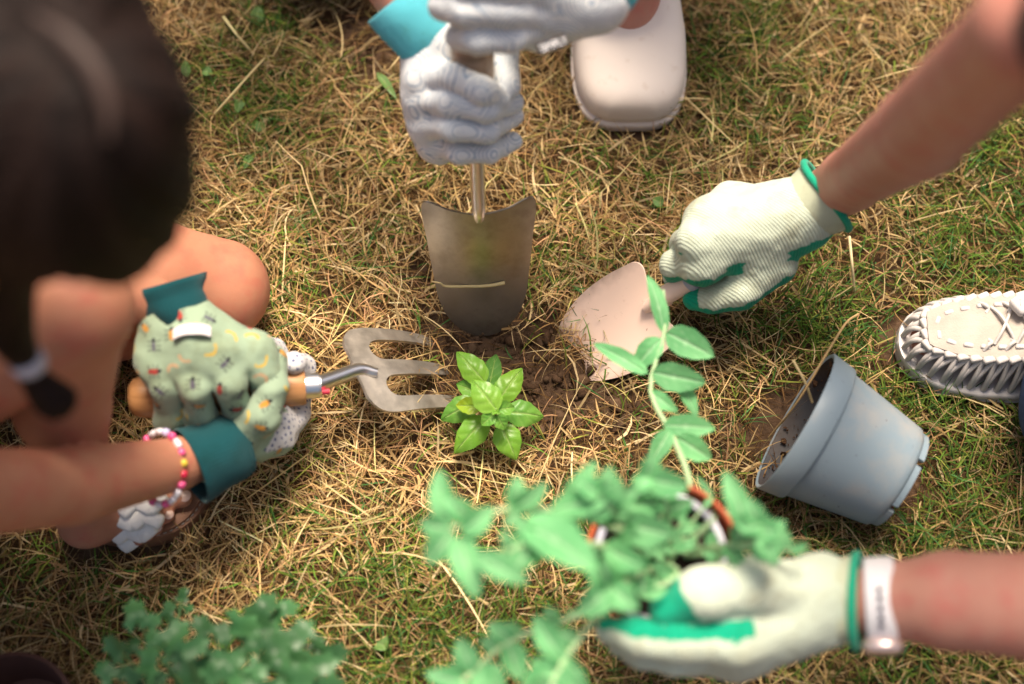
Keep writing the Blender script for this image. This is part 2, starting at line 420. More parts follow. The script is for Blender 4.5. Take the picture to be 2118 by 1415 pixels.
def smin(a, b, k):
    h = np.clip(k - np.abs(a - b), 0, None) / k; return np.minimum(a, b) - h * h * k * .25
def field(groups, kjoin, disp=None, kf=.0008):
    """groups: list of (prims, k inside the group); the limbs stay apart (kf) and grow out of the first group with kjoin"""
    def fn(p):
        D = E_ = None
        for gi, (prims, k) in enumerate(groups):
            d = None
            for q in prims: x = pd(q, p); d = x if d is None else smin(d, x, k)
            if gi == 0: D = d
            else: E_ = d if E_ is None else smin(E_, d, kf)
        if E_ is not None: D = smin(D, E_, kjoin)
        if disp is not None: D = D + disp(p)
        return D
    return fn
def nets(fn, lo, hi, h):
    lo = np.asarray(lo) - 3 * h; hi = np.asarray(hi) + 3 * h; C4 = 4
    nc = np.ceil((hi - lo) / (h * C4)).astype(int) + 1; n = (nc - 1) * C4 + 1
    def grid(nn, st): return np.stack(np.meshgrid(*[np.arange(k) * st + l for k, l in zip(nn, lo)], indexing='ij'), -1).astype(np.float32)
    dc = fn(grid(nc, h * C4)); V = np.empty(n, np.float32)
    near = np.abs(dc) < h * C4 * 1.9
    up = lambda a: np.repeat(np.repeat(np.repeat(a, C4, 0), C4, 1), C4, 2)[C4 // 2:C4 // 2 + n[0], C4 // 2:C4 // 2 + n[1], C4 // 2:C4 // 2 + n[2]]
    pad = lambda a: np.pad(a, ((0, 1),) * 3, mode='edge')
    V[:] = up(pad(dc)); mk = up(pad(near)); ii = np.argwhere(mk)
    V[mk] = fn((ii * h + lo).astype(np.float32))
    S = V < 0; c = n - 1; cnt = np.zeros(c, np.int8); sl = lambda d: tuple(slice(q, q + k) for q, k in zip(d, c))
    cs = [(x, y, z) for x in (0, 1) for y in (0, 1) for z in (0, 1)]
    for d in cs: cnt += S[sl(d)]
    mx = (cnt > 0) & (cnt < 8); idx = np.full(c, -1, np.int64); cells = np.argwhere(mx); idx[mx] = np.arange(len(cells))
    acc = np.zeros((len(cells), 3)); w = np.zeros(len(cells))
    for d in cs:
        for ax in range(3):
            if d[ax]: continue
            e = list(d); e[ax] = 1
            a = V[tuple((cells + d).T)]; b = V[tuple((cells + e).T)]; m = (a < 0) != (b < 0); t = np.where(m, a / np.where(m, a - b, 1), 0)
            q = np.tile(np.array(d, float), (len(cells), 1)); q[:, ax] = t; acc[m] += q[m]; w[m] += 1
    pos = (cells + acc / w[:, None]) * h + lo; Q = []
    for ax in range(3):
        o1, o2 = [(1, 2), (2, 0), (0, 1)][ax]
        a = [slice(None)] * 3; b = [slice(None)] * 3; a[ax] = slice(0, -1); b[ax] = slice(1, None)
        sa, sb = S[tuple(a)], S[tuple(b)]; E = np.argwhere(sa != sb)
        ok = (E[:, o1] > 0) & (E[:, o2] > 0) & (E[:, o1] < c[o1]) & (E[:, o2] < c[o2]); E = E[ok]
        u = np.zeros(3, int); u[o1] = 1; v = np.zeros(3, int); v[o2] = 1
        q = np.stack([idx[tuple((E - u - v).T)], idx[tuple((E - v).T)], idx[tuple(E.T)], idx[tuple((E - u).T)]], 1)
        fl = ~sa[tuple(E.T)]; q[fl] = q[fl][:, ::-1]; Q.append(q)
    Q = np.vstack(Q); Q = Q[(Q >= 0).all(1)]
    return pos, Q
def bounds(groups):
    lo = np.full(3, 9.); hi = np.full(3, -9.)
    for prims, _ in groups:
        for q in prims:
            if q[0] == 'c':
                for p, r in ((q[1], q[3]), (q[2], q[4])): lo = np.minimum(lo, p - r); hi = np.maximum(hi, p + r)
            else: r = q[2].max(); lo = np.minimum(lo, q[1] - r); hi = np.maximum(hi, q[1] + r)
    return lo, hi
def relax(pos, Q, it=2, lam=.5):
    for _ in range(it):
        s = np.zeros_like(pos); c = np.zeros(len(pos))
        for k in range(4):
            np.add.at(s, Q[:, k], pos[Q[:, (k + 1) % 4]]); np.add.at(s, Q[:, k], pos[Q[:, (k - 1) % 4]]); np.add.at(c, Q[:, k], 2)
        pos = pos * (1 - lam) + lam * s / np.maximum(c, 1)[:, None]
    return pos
def vnormals(pos, Q):
    n = np.cross(pos[Q[:, 2]] - pos[Q[:, 0]], pos[Q[:, 3]] - pos[Q[:, 1]]); N = np.zeros_like(pos)
    for k in range(4): np.add.at(N, Q[:, k], n)
    return N / (np.linalg.norm(N, axis=1)[:, None] + 1e-12)
def body(name, groups, kjoin, h, mat, parent, disp=None, color=None, it=1, label=None, origin=None):
    fn = field(groups, kjoin, disp); lo, hi = bounds(groups); pos, Q = nets(fn, lo, hi, h); pos = relax(pos, Q, it, .4)
    me = fast_mesh(name, pos, Q, 4)
    if color is not None: paint(me, color(pos, vnormals(pos, Q), groups))
    return put(name, me, mat, parent, origin, label)
def nearest(groups, pos):
    """index of the closest (group, prim) for every point, and how far along that piece"""
    best = np.full(len(pos), 9.); gi = np.zeros(len(pos), int); pi = np.zeros(len(pos), int); tt = np.zeros(len(pos)); p = pos.astype(np.float32)
    for g, (prims, _) in enumerate(groups):
        for i, q in enumerate(prims):
            d = pd(q, p); m = d < best; best[m] = d[m]; gi[m] = g; pi[m] = i
            if q[0] == 'c': ba = q[2] - q[1]; tt[m] = np.clip(((p - q[1]) @ ba / (ba @ ba))[m], 0, 1)
    return gi, pi, tt
# ------------------------------------------------------------------ ground, soil, grass
BARE = [(1000, 690, 112, 1.1), (1100, 800, 88, 1.0), (1085, 705, 82, .95), (1215, 800, 90, .95), (1010, 790, 50, .5), (865, 565, 42, .9), (1290, 850, 80, .7), (1150, 870, 60, .75),
        (780, 110, 100, .85), (720, 60, 80, .8), (840, 200, 60, .5), (890, 820, 60, .5), (1500, 900, 70, .45), (940, 1010, 40, .5), (840, 915, 35, .55), (1490, 820, 45, .4), (1560, 930, 60, .6),
        (60, 700, 90, .3), (980, 640, 60, .9)]
BAREW = [(*P(a, b, 0)[:2], r * .00041, s) for a, b, r, s in BARE]
GREEN = [(1700, 620, 180, .9), (1880, 800, 230, 1.1), (2050, 520, 230, .9), (2000, 960, 240, 1.05), (1900, 1130, 240, .85), (2060, 300, 200, .7), (800, 1330, 190, 1.0), (1000, 1380, 170, .9), (560, 250, 110, .85), (430, 160, 110, .6),
         (1500, 130, 130, .6), (1620, 300, 140, .55), (1560, 60, 130, .55), (700, 1400, 160, .7), (1850, 480, 150, .5), (1480, 1350, 260, .5), (1900, 1380, 250, .55), (640, 560, 120, .35), (1150, 560, 90, .35),
         (560, 60, 80, .6), (2100, 760, 140, .9), (1300, 330, 110, .3), (120, 1150, 130, .3), (1650, 1100, 150, .5), (960, 220, 70, .3)]
GREENW = [(*P(a, b, 0)[:2], r * .00041, s) for a, b, r, s in GREEN]
PALE = [(650, 420, 200, .8), (560, 850, 200, .9), (480, 1080, 260, .9), (830, 640, 160, 1.0), (1240, 480, 160, .7), (1160, 640, 100, .8), (820, 1000, 200, .9), (1150, 960, 150, .8), (1400, 500, 120, .6), (1590, 780, 100, .9), (620, 700, 160, .9), (1060, 1010, 140, .9)]
PALEW = [(*P(a, b, 0)[:2], r * .00041, s) for a, b, r, s in PALE]
def blobs(x, y, L):
    o = np.zeros_like(x)
    for bx, by, r, s in L: o = np.maximum(o, s * np.exp(-((x - bx) ** 2 + (y - by) ** 2) / (r * r) * .9))
    return o
def n2(x, y, sc, seed=0): return vnoise(np.stack([x * sc, y * sc, np.full_like(x, .37)], -1), seed)
def gz(x, y):
    x = np.asarray(x, float); y = np.asarray(y, float)
    z = (n2(x, y, 9, 1) - .5) * .010 + (n2(x, y, 31, 2) - .5) * .006
    b = blobs(x, y, BAREW); z = z - .007 * b + b * ((n2(x, y, 70, 3) - .5) * .010 + (n2(x, y, 170, 4) - .5) * .006)
    far = np.clip((np.hypot(x, y) - 1.2) / 3, 0, 1); return z * (1 - far)
def stretched(lo, hi, step, far):
    a = np.arange(lo, hi + step / 2, step); g = step * 1.35 ** np.arange(1, 40); g = np.cumsum(g); g = g[g < far]
    return np.concatenate([lo - g[::-1], a, hi + g])
gx = stretched(-.72, .72, .006, 80); gy = stretched(-.5, .66, .006, 80)
GX, GY = np.meshgrid(gx, gy, indexing='ij'); GZ = gz(GX, GY); nx, ny = GX.shape
ii = np.arange(nx * ny).reshape(nx, ny)
gm = fast_mesh('ground', np.stack([GX, GY, GZ], -1).reshape(-1, 3), np.stack([ii[:-1, :-1], ii[1:, :-1], ii[1:, 1:], ii[:-1, 1:]], -1).reshape(-1, 4), 4)
r_ = np.hypot(GX, GY).ravel(); paint(gm, np.clip((r_ - .85) / .5, 0, 1)[:, None] * np.ones(3))
ground = link('ground', gm, 'lawn_soil'); ground['kind'] = 'structure'; ground['label'] = 'dry brown earth of the lawn under the grass'

KEEP = []                                   # (x, y, radius) footprints that grass does not grow through
def keepout(*pix):
    for px, py, r in pix: p = P(px, py, .01); KEEP.append((p[0], p[1], r))
keepout((1300, 60, .050), (1300, 130, .050), (1300, 205, .046), (1300, 245, .030), (1300, -30, .05), (1300, -120, .05),
        (1895, 700, .030), (1940, 705, .038), (2000, 715, .044), (2060, 720, .045), (2120, 725, .045), (2200, 725, .045),
        (1690, 905, .044), (1725, 925, .044), (1760, 945, .042), (1795, 960, .038), (1830, 980, .034), (1655, 885, .040), (300, 1060, .034), (250, 1075, .032), (200, 1085, .03), (350, 1040, .032), (385, 1015, .022),
        (465, 610, .032), (420, 620, .03), (340, 640, .03), (1020, 850, .008))
def kept(x, y, extra=0.0):
    m = np.ones(len(x), bool)
    for a, b, r in KEEP: m &= (x - a) ** 2 + (y - b) ** 2 > (r + extra) ** 2
    return m
POT_A, POT_B = P(1648, 872, .055), P(1838, 975, .045)
def blades(n, rng, length, width, pitch, curl, segs, z0, region, prob, colour, tuft=.5, spread=.012, flat=0.0):
    """one strip per blade; returns verts, quads, colours"""
    x0, x1, y0, y1 = region; nt = max(1, n // 9)
    cx = rng.uniform(x0, x1, nt); cy = rng.uniform(y0, y1, nt); k = rng.integers(0, nt, n); az0 = rng.uniform(0, 2 * np.pi, nt)
    x = np.where(rng.random(n) < tuft, cx[k] + rng.normal(0, spread, n), rng.uniform(x0, x1, n)); y = np.where(rng.random(n) < tuft, cy[k] + rng.normal(0, spread, n), rng.uniform(y0, y1, n))
    m = (rng.random(n) < prob(x, y)) & kept(x, y); x, y, k = x[m], y[m], k[m]; n = len(x)
    L = rng.uniform(*length, n) * rng.uniform(.7, 1.15, n); W = rng.uniform(*width, n)
    az = np.where(rng.random(n) < .45, az0[k] + rng.normal(0, .5, n), rng.uniform(0, 2 * np.pi, n))
    th = np.radians(rng.uniform(*pitch, n)); cu = np.radians(rng.uniform(*curl, n)); tw = rng.normal(0, .5, n)
    g = gz(x, y); p = np.stack([x, y, g + rng.uniform(*z0, n)], -1); V = np.zeros((n, segs + 1, 2, 3)); st = L / segs
    roll = rng.normal(0, .7, n)
    kink = rng.random(n) < .22; kpos = rng.integers(1, segs, n) if segs > 1 else np.zeros(n); kd = rng.normal(0, 1.0, n)
    for j in range(segs + 1):
        t = j / segs; a = az + tw * t + np.where(kink & (j > kpos), kd, 0); e = th - cu * t
        d = np.stack([np.cos(a) * np.cos(e), np.sin(a) * np.cos(e), np.sin(e)], -1)
        if j: p = p + d * st[:, None]
        fl = gz(p[:, 0], p[:, 1]) + .0012 + flat * rng.random(n); p[:, 2] = np.maximum(p[:, 2], fl)
        s = np.stack([-np.sin(a), np.cos(a), np.zeros(n)], -1); up = np.cross(d, s); s = s * np.cos(roll)[:, None] + up * np.sin(roll)[:, None]
        w = W * np.array([.75, 1, .9, .6, .12, .1])[min(5, int(round(t * 4)))] if segs >= 4 else W * [.8, 1, .75, .12][min(3, int(round(t * 3)))]
        V[:, j, 0] = p + s * w[:, None] / 2; V[:, j, 1] = p - s * w[:, None] / 2
    c = colour(x, y, n, rng); cv = np.repeat(c[:, None, :], (segs + 1) * 2, 1)
    cv = cv.reshape(-1, 3)
    b = (np.arange(n) * (segs + 1) * 2)[:, None]; Q = np.concatenate([b + np.array([[2 * j, 2 * j + 1, 2 * j + 3, 2 * j + 2]]) for j in range(segs)], 0)
    return V.reshape(-1, 3), Q, cv
def pick(cols, wts):
    cols = np.array(cols); wts = np.array(wts) / np.sum(wts)
    def fn(x, y, n, rng):
        c = cols[rng.choice(len(cols), n, p=wts)] * rng.uniform(.5, 1.38, n)[:, None] * np.array((1.03, .985, .88))
        pl = blobs(x, y, PALEW); return c * (0.68 + .58 * pl)[:, None]
    return fn
def lawn(name, label, sets):
    V, Q, C, o = [], [], [], 0
    for v, q, c in sets: V.append(v); Q.append(q + o); C.append(c); o += len(v)
    me = fast_mesh(name, np.vstack(V), np.vstack(Q), 4); paint(me, np.clip(np.vstack(C), 0, 1))
    ob = link(name, me, 'grass_blade', smooth=False); tag(ob, label, 'grass', kind='stuff'); return ob
NEAR = (-.64, .64, -.42, .50); WIDE = (-1.15, 1.15, -.85, 1.0)
rg = np.random.default_rng(21)
def p_dry(x, y): return np.clip(1.05 - 1.25 * blobs(x, y, BAREW), .02, 1) * (.25 + 1.15 * n2(x, y, 34, 9)) * (1 - .62 * blobs(x, y, GREENW))
def p_thatch(x, y): return np.clip(1.05 - 1.15 * blobs(x, y, BAREW), .04, 1)
def p_green(x, y): return np.clip(1.25 * blobs(x, y, GREENW) * (.15 + 1.5 * np.clip(n2(x, y, 30, 5) - .20, 0, 1)) + .16 * np.clip(n2(x, y, 22, 15) * 2 - .5, 0, 1.4), 0, 1) * (1 - blobs(x, y, BAREW))
def p_out(f):
    def g(x, y): return f(x, y) * ((np.abs(x) > .62) | (y < -.40) | (y > .48))
    return g
TH = pick([(.14, .080, .035), (.20, .115, .050), (.085, .045, .022), (.28, .18, .08), (.13, .09, .032)], [3, 3, 2, 1.5, 1])
ST = pick([(.54, .385, .185), (.64, .48, .26), (.42, .26, .115), (.72, .58, .36), (.52, .31, .18), (.40, .36, .13)], [3, 2.4, 2.2, 1.2, 1.4, 1])
GR = pick([(.115, .235, .04), (.18, .28, .05), (.065, .165, .04), (.28, .32, .07), (.075, .21, .07)], [3, 2, 2, 1.5, 1])
PL = pick([(.66, .54, .31), (.72, .60, .37), (.56, .42, .20), (.55, .52, .25)], [2, 2, 1, .8])
lawn('dry_grass', 'matted straw-coloured dry lawn grass covering the ground', [
    blades(85000, rg, (.014, .034), (.0006, .0011), (-2, 34), (0, 60), 3, (.000, .006), NEAR, p_thatch, TH, .5, .012, .004),
    blades(66000, rg, (.016, .046), (.0006, .0012), (4, 58), (0, 90), 4, (.001, .012), NEAR, p_dry, ST, .6, .011, .010),
    blades(750, rg, (.04, .10), (.0009, .0017), (2, 34), (0, 45), 5, (.006, .018), NEAR, p_dry, PL, .3, .02, .014),
    blades(9000, rg, (.018, .045), (.0015, .0026), (-2, 22), (0, 60), 3, (.004, .012), NEAR, p_dry, pick([(.56, .43, .24), (.46, .32, .16), (.64, .52, .33), (.38, .25, .12)], [2, 2, 1, 1.5]), .4, .02, .010),
    blades(26000, rg, (.02, .05), (.001, .002), (2, 45), (10, 90), 3, (.000, .006), WIDE, p_out(p_thatch), TH, .5, .02, .006),
    blades(15000, rg, (.03, .06), (.001, .002), (5, 50), (10, 90), 4, (.000, .008), WIDE, p_out(p_dry), ST, .5, .02, .01)])
lawn('green_grass', 'short green grass blades growing up through the dry lawn', [
    blades(105000, rg, (.016, .042), (.0008, .0016), (20, 76), (5, 80), 4, (.000, .008), NEAR, p_green, GR, .7, .014, .004),
    blades(6000, rg, (.02, .05), (.0009, .0017), (15, 72), (10, 90), 4, (.000, .008), WIDE, p_out(lambda x, y: np.full_like(x, .5)), GR, .7, .016, .004)])
# crumbs of earth
ico = bmesh.new(); bmesh.ops.create_icosphere(ico, subdivisions=1, radius=1.0); IV = np.array([v.co for v in ico.verts]); IF = np.array([[v.index for v in f.verts] for f in ico.faces]); ico.free()
def crumbs(pts, rad, rng, cols):
    n = len(pts); j = rng.uniform(.5, 1.35, (n, len(IV), 1)); sc = rng.uniform(.55, 1.35, (n, 1, 3))
    V = IV[None] * j * sc * rad[:, None, None] + pts[:, None]; F = IF[None] + (np.arange(n) * len(IV))[:, None, None]
    return V.reshape(-1, 3), F.reshape(-1, 3), np.repeat(cols, len(IV), 0)
x = rg.uniform(-.5, .5, 60000); y = rg.uniform(-.3, .38, 60000); b = blobs(x, y, BAREW); m = (rg.random(60000) < np.clip(b * 1.1 - .35, 0, 1)) & kept(x, y); x, y = x[m], y[m]
r = .0009 + .0068 * rg.random(len(x)) ** 9; pts = np.stack([x, y, gz(x, y) + r * .3 + .001], -1)
V, F, Cc = crumbs(pts, r, rg, np.array([(.135, .085, .052), (.17, .11, .070), (.10, .060, .036)])[rg.integers(0, 3, len(x))] * rg.uniform(.7, 1.2, (len(x), 1)))
me = fast_mesh('soil_crumbs', V, F, 3); paint(me, Cc); o = link('soil_crumbs', me, 'soil', smooth=False); tag(o, 'loose crumbs of brown earth dug up around the basil', 'soil', kind='stuff')
# ------------------------------------------------------------------ tools
def M_(name, vf): return mesh(name, vf[0], vf[1])
# big steel trowel standing in the soil
T0 = P(1000, 676, 0.0) - A(0, 0, .004); TA = nrm(A(-.013, .30, .93)); TS = nrm(np.cross(A(0, 0, 1), TA)) * -1      # TS: across the blade, to the right
if TS[0] < 0: TS = -TS
TN = np.cross(TS, TA)                                                             # blade normal
if TN[1] > 0: TN = -TN                                                            # towards the camera side
trowel = thing('hand_trowel', 'large steel trowel pushed upright into the soil by the blue swirl-print gloves', 'trowel', tuple(T0))
ol = poly_smooth([(0, -.004), (.013, -.0015), (.027, .012), (.036, .036), (.0395, .07), (.0425, .105), (.0440, .144), (.022, .1415), (0, .1395), (-.022, .1415), (-.0440, .143), (-.0425, .105), (-.0395, .07), (-.036, .036), (-.027, .012), (-.013, -.0015)], 90)
def bend_t(u, v):
    d = -.0125 * (abs(u) / .044) ** 1.7 + .006 * math.sin(v / .144 * 2.2)
    return T0 + TS * u + TA * v + TN * (d + .004)
V, F, uv = plate(ol, bend_t, .0018, .0055)
me = mesh('blade', V, F); sm = np.clip(1 - uv[:, 1] / .085, 0, 1) ** 1.0 + .12 * vnoise(np.c_[uv * 50, uv[:, :1] * 0 + 3]); paint(me, np.clip(sm, 0, 1)[:, None] * np.ones(3))
put('blade', me, 'dug_steel', trowel)
H_ = T0 + TA * .180
put('shank', M_('shank', tube([T0 + TA * .132 + TN * .0062, T0 + TA * .142 + TN * .0072, T0 + TA * .160 + TN * .004, T0 + TA * .200], [.0045, .0054, .0056, .0056], 16, 14)), 'chrome', trowel)
put('handle', M_('handle', lathe(T0 + TA * .198, TA, [(0, .009), (.001, .012), (.02, .0135), (.05, .0160), (.085, .0155), (.115, .0150), (.135, .016), (.143, .014), (.147, .008), (.148, .001)], 32)), 'old_wood', trowel)

# pink trowel
pk0, pk1 = P(1176, 738, -.011), P(1408, 592, .078)
PA = nrm(pk1 - pk0); PS = nrm(np.cross(PA, A(.06, -.22, .97))); PN = np.cross(PS, PA)
if PN[2] < 0: PN, PS = -PN, -PS
pink = thing('hand_trowel', 'pale pink painted trowel with chipped blade held by the mint glove', 'trowel', tuple(pk0))
LP = np.linalg.norm(pk1 - pk0)
def bend_p(u, v):
    t = v / .13
    return pk0 + PS * u + PA * v + PN * (.0055 * (abs(u) / .042) ** 2 - .004 * math.sin(t * 3) + .001)
bl = LP - .018
ol = poly_smooth([(0, -.006), (.018, -.001), (.031, .016), (.039, .042), (.041, bl * .62), (.039, bl * .84), (.037, bl * .93), (.030, bl * .965), (.016, bl * .925), (.0085, bl * .95), (.0075, bl + .004),
                  (-.0075, bl + .004), (-.0085, bl * .95), (-.016, bl * .925), (-.030, bl * .965), (-.037, bl * .93), (-.039, bl * .84), (-.041, bl * .62), (-.039, .042), (-.031, .016), (-.018, -.001)], 120)
V, F, uv = plate(ol, bend_p, .0018, .005); me = mesh('blade', V, F)
edge = np.clip((np.abs(uv[:, 0]) - .031) / .01, 0, 1) * .7 + np.clip(1 - uv[:, 1] / .02, 0, 1); paint(me, np.clip(edge, 0, 1)[:, None] * np.ones(3)); put('blade', me, 'pink_paint', pink)
nk = M_('neck', tube([pk0 + PA * (bl - .020) + PN * .000, pk0 + PA * (bl + .0) + PN * .002, pk1 + PN * .001, pk1 + PA * .022], [.0045, .0078, .0085, .0088], 20, 14)); paint(nk, np.zeros((len(nk.vertices), 3))); put('neck', nk, 'pink_paint', pink)
put('collar', M_('collar', lathe(pk1 + PA * .008 + PN * .0005, PA, [(0, .0086), (.0005, .0096), (.006, .0098), (.0065, .0088)], 24)), 'lilac_plastic', pink)
put('handle', M_('handle', lathe(pk1 + PA * .0145, PA, [(0, .0085), (.004, .0098), (.02, .0100), (.036, .009), (.042, .006), (.043, .001)], 24)), 'old_wood', pink)

# fork
h0, h1 = P(264, 823, .100), P(632, 799, .086); FA = nrm(h1 - h0); FL = np.linalg.norm(h1 - h0)
fork = thing('hand_fork', 'three-tined steel garden fork with pale wooden handle held by the child', 'garden fork', tuple(h1))
put('handle', M_('handle', lathe(h0, FA, [(0, .002), (.0012, .010), (.005, .0145), (.012, .0163), (.035, .0164), (.07, .0160), (FL - .02, .0150), (FL - .002, .0147), (FL, .0138)], 40)), 'ash_wood', fork)
put('ferrule', M_('ferrule', lathe(h1 - FA * .0005, FA, [(0, .0092), (.0006, .0102), (.011, .0100), (.0115, .0088), (.0125, .0088)], 32)), 'chrome', fork)
fk = P(742, 768, .062)
put('shank', M_('shank', tube([h1 + FA * .006, .5 * (h1 + fk) + A(.002, 0, .001), fk + A(.000, 0, .0015), fk + A(.014, 0, -.0035)], [.0068, .0062, .0062, .0040], 18, 18)), 'chrome', fork)
put('size_label', M_('size_label', lathe(h1 + FA * .0128 - A(0, .0052, .0015), FA, [(0, .0024), (.006, .0024)], 12)), 'red_label', fork)
# fork head: outline in (along, across), bent down into the soil
fc = P(742, 768, .062); fe = P(930, 770, -.012); XA = nrm((fe - fc) * A(1, 1, 0)); YA = np.cross(A(0, 0, 1), XA); FD = np.linalg.norm((fe - fc)[:2])
def bend_f(u, v):
    t = u / FD; z = .0640 - .074 * t + .007 * math.sin(min(1, max(0, t)) * 3.1) - 2.0 * v * v
    return A(fc[0], fc[1], 0) + XA * u + YA * v + A(0, 0, z)
w = .0385
ol = poly_smooth([(-.003, .000), (-.0025, .014), (-.0025, .026), (.003, .0365), (.013, .0405), (.030, .0400), (.055, .0380), (FD * .97, .0350), (FD * 1.06, .0305), (FD * .97, .0265), (.056, .0265), (.035, .0272), (.022, .0268), (.0165, .022), (.0165, .014), (.0220, .0082), (.035, .0072), (.060, .0062), (FD * .96, .0045), (FD * 1.04, 0),
                  (FD * .96, -.0045), (.060, -.0062), (.035, -.0072), (.0220, -.0082), (.0165, -.014), (.0165, -.022), (.022, -.0268), (.035, -.0272), (.056, -.0265), (FD * .97, -.0265), (FD * 1.06, -.0305), (FD * .97, -.0350), (.055, -.0380), (.030, -.0400), (.013, -.0405), (.003, -.0365), (-.0025, -.026), (-.0025, -.014)], 230)
V, F, uv = plate(ol, bend_f, .0026, .004); me = mesh('tines', V, F); paint(me, (np.clip((uv[:, 0] - .045) / .035, 0, 1) * .85)[:, None] * np.ones(3)); put('tines', me, 'fork_steel', fork)

# ------------------------------------------------------------------ grey pot on its side
gp = thing('plant_pot', 'empty grey-blue plastic pot lying on its side in the grass', 'pot', tuple(P(1745, 930, .0)))
pa, pb = P(1643, 870, .061), P(1838, 980, .047); ax = nrm(pb - pa); HT = np.linalg.norm(pb - pa) + .006
R0, R1 = .0610, .0430
rad = lambda t: R0 - .004 + (R1 - R0 + .004) * t
prof = [(.001, R0 - .0035), (0, R0 - .001), (.001, R0), (.019, R0 - .0025), (.0205, R0 - .0032), (.0210, R0 - .0060)] + [(.021 + (HT - .021) * t, (R0 - .0060) + (R1 - R0 + .0060) * t) for t in np.linspace(.08, .96, 12)] + [(HT, R1 - .002)]
Vv, Ff = lathe(pa, ax, prof, 64, capa=False, capb=True)
# drain notches at the foot: pull the last rings back over two short arcs
def notch(V, n, seg, rows, arcs, depth):
    V = [np.array(v) for v in V]
    for i in rows:
        for a0, a1 in arcs:
            for k in range(a0, a1): V[i * seg + k % seg] = V[i * seg + k % seg] - ax * depth
    return V
put('wall', M_('wall', (Vv, Ff)), 'grey_plastic', gp)
inner = [(.001, R0 - .0035), (.020, R0 - .0055), (.0215, R0 - .0085)] + [(.0215 + (HT - .024) * t, (R0 - .0085) + (R1 - R0 + .0065) * t) for t in np.linspace(.1, .99, 8)]
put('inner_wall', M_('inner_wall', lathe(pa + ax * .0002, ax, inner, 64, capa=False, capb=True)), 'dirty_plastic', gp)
fs, s1, s2 = frame(ax)
foot = []
for k in range(6):                         # foot ring in six lugs with drain gaps between
    a0 = k * math.pi / 3 + .55; q = np.linspace(a0, a0 + .90, 9); vs = []
    for t in q:
        d = s1 * math.cos(t) + s2 * math.sin(t)
        vs += [pa + ax * (HT - .0005) + d * (R1 - .0021), pa + ax * (HT + .0048) + d * (R1 - .0026), pa + ax * (HT + .0048) + d * (R1 - .006), pa + ax * (HT - .0005) + d * (R1 - .006)]
    ff = []
    for i in range(8):
        for j in range(4): ff.append((i * 4 + j, i * 4 + (j + 1) % 4, i * 4 + 4 + (j + 1) % 4, i * 4 + 4 + j))
    ff += [(3, 2, 1, 0), (32, 33, 34, 35)]; foot.append((vs, ff))
put('foot_ring', M_('foot_ring', join(foot)), 'grey_plastic', gp, smooth=False)
rr = np.random.default_rng(5); pts = []; 
for _ in range(650):
    t = rr.uniform(.004, HT - .01); q = rr.uniform(0, 6.28); d = s1 * math.cos(q) + s2 * math.sin(q)
    if d[2] > .25 and rr.random() < .8: continue
    rad_ = (R0 - .0065) if t < .021 else (R0 - .0095) + (R1 - R0 + .0065) * (t - .021) / (HT - .021)
    pts.append(pa + ax * t + d * (rad_ - .0004))
pts = np.array(pts); rad2 = .0007 + .003 * rr.random(len(pts)) ** 4
V, F, Cc = crumbs(pts, rad2, rr, np.tile([(.085, .045, .026)], (len(pts), 1))); me = fast_mesh('soil_residue', V, F, 3); paint(me, Cc); o = put('soil_residue', me, 'soil', gp); o['kind'] = 'stuff'

# ------------------------------------------------------------------ leaves
def leaf_mesh(name, base, tip, up, width, arch=.1, cup=.15, veins=5, quilt=.0, nu=16, nv=8, shape=(.55, 1.0), col=(.1, .3, .05), col2=None, rib=(.3, .5, .2), curl=0.0, seed=0, point=.75):
    base = np.asarray(base); tip = np.asarray(tip); ax_ = tip - base; L = np.linalg.norm(ax_); ax_ = ax_ / L
    side = nrm(np.cross(ax_, up)); nn = np.cross(side, ax_); rs = np.random.default_rng(seed); V = []; C = []; ph = rs.uniform(0, 6.28)
    c1 = np.array(col); c2 = np.array(col2 if col2 is not None else col)
    for i in range(nu + 1):
        u = i / nu; w = (math.sin(math.pi * u ** shape[0]) ** point if 0 < u < 1 else 0) * width / 2; w = max(w, .0004)
        for j in range(-nv, nv + 1):
            v = j / nv; vv = abs(v)
            z = arch * L * math.sin(math.pi * u * .95) + cup * width * (vv ** 1.6) * (math.sin(math.pi * min(1, u * 1.02)) * .8 + .2) + curl * L * u ** 3
            ph_v = (u * veins - vv * .9) * 2 * math.pi
            if quilt: z += quilt * (abs(math.sin(ph_v / 2)) ** .7 - .5) * math.sin(math.pi * min(1, vv * 1.0)) ** .6 * math.sin(math.pi * u) + quilt * .5 * math.sin(u * 9 + v * 3 + ph) * vv
            z -= .0012 * math.exp(-(vv / .06) ** 2) * (width / .03)
            wob = 1 + .035 * math.sin(u * 23 + (7 if v > 0 else 0) + ph)
            V.append(base + ax_ * (L * u) + side * (w * v * wob) + nn * z)
            rb = math.exp(-(vv / .05) ** 2) * .7 + (.45 * math.exp(-(math.sin(ph_v / 2) / .14) ** 2) * (1 - vv * .5) if quilt else 0)
            cc = c1 + (c2 - c1) * (.5 + .5 * math.sin(u * 5 + ph + v)); C.append(cc + (np.array(rib) - cc) * min(.8, rb))
    k = 2 * nv + 1; F = [(i * k + j, i * k + j + 1, (i + 1) * k + j + 1, (i + 1) * k + j) for i in range(nu) for j in range(2 * nv)]
    me = mesh(name, V, F); paint(me, np.array(C)); return me
def stem_mesh(name, pts, r0, r1, col, n=14, seg=8):
    me = M_(name, tube(pts, np.linspace(r0, r1, len(pts)), seg, n)); paint(me, np.tile(np.array(col), (len(me.vertices), 1))); return me

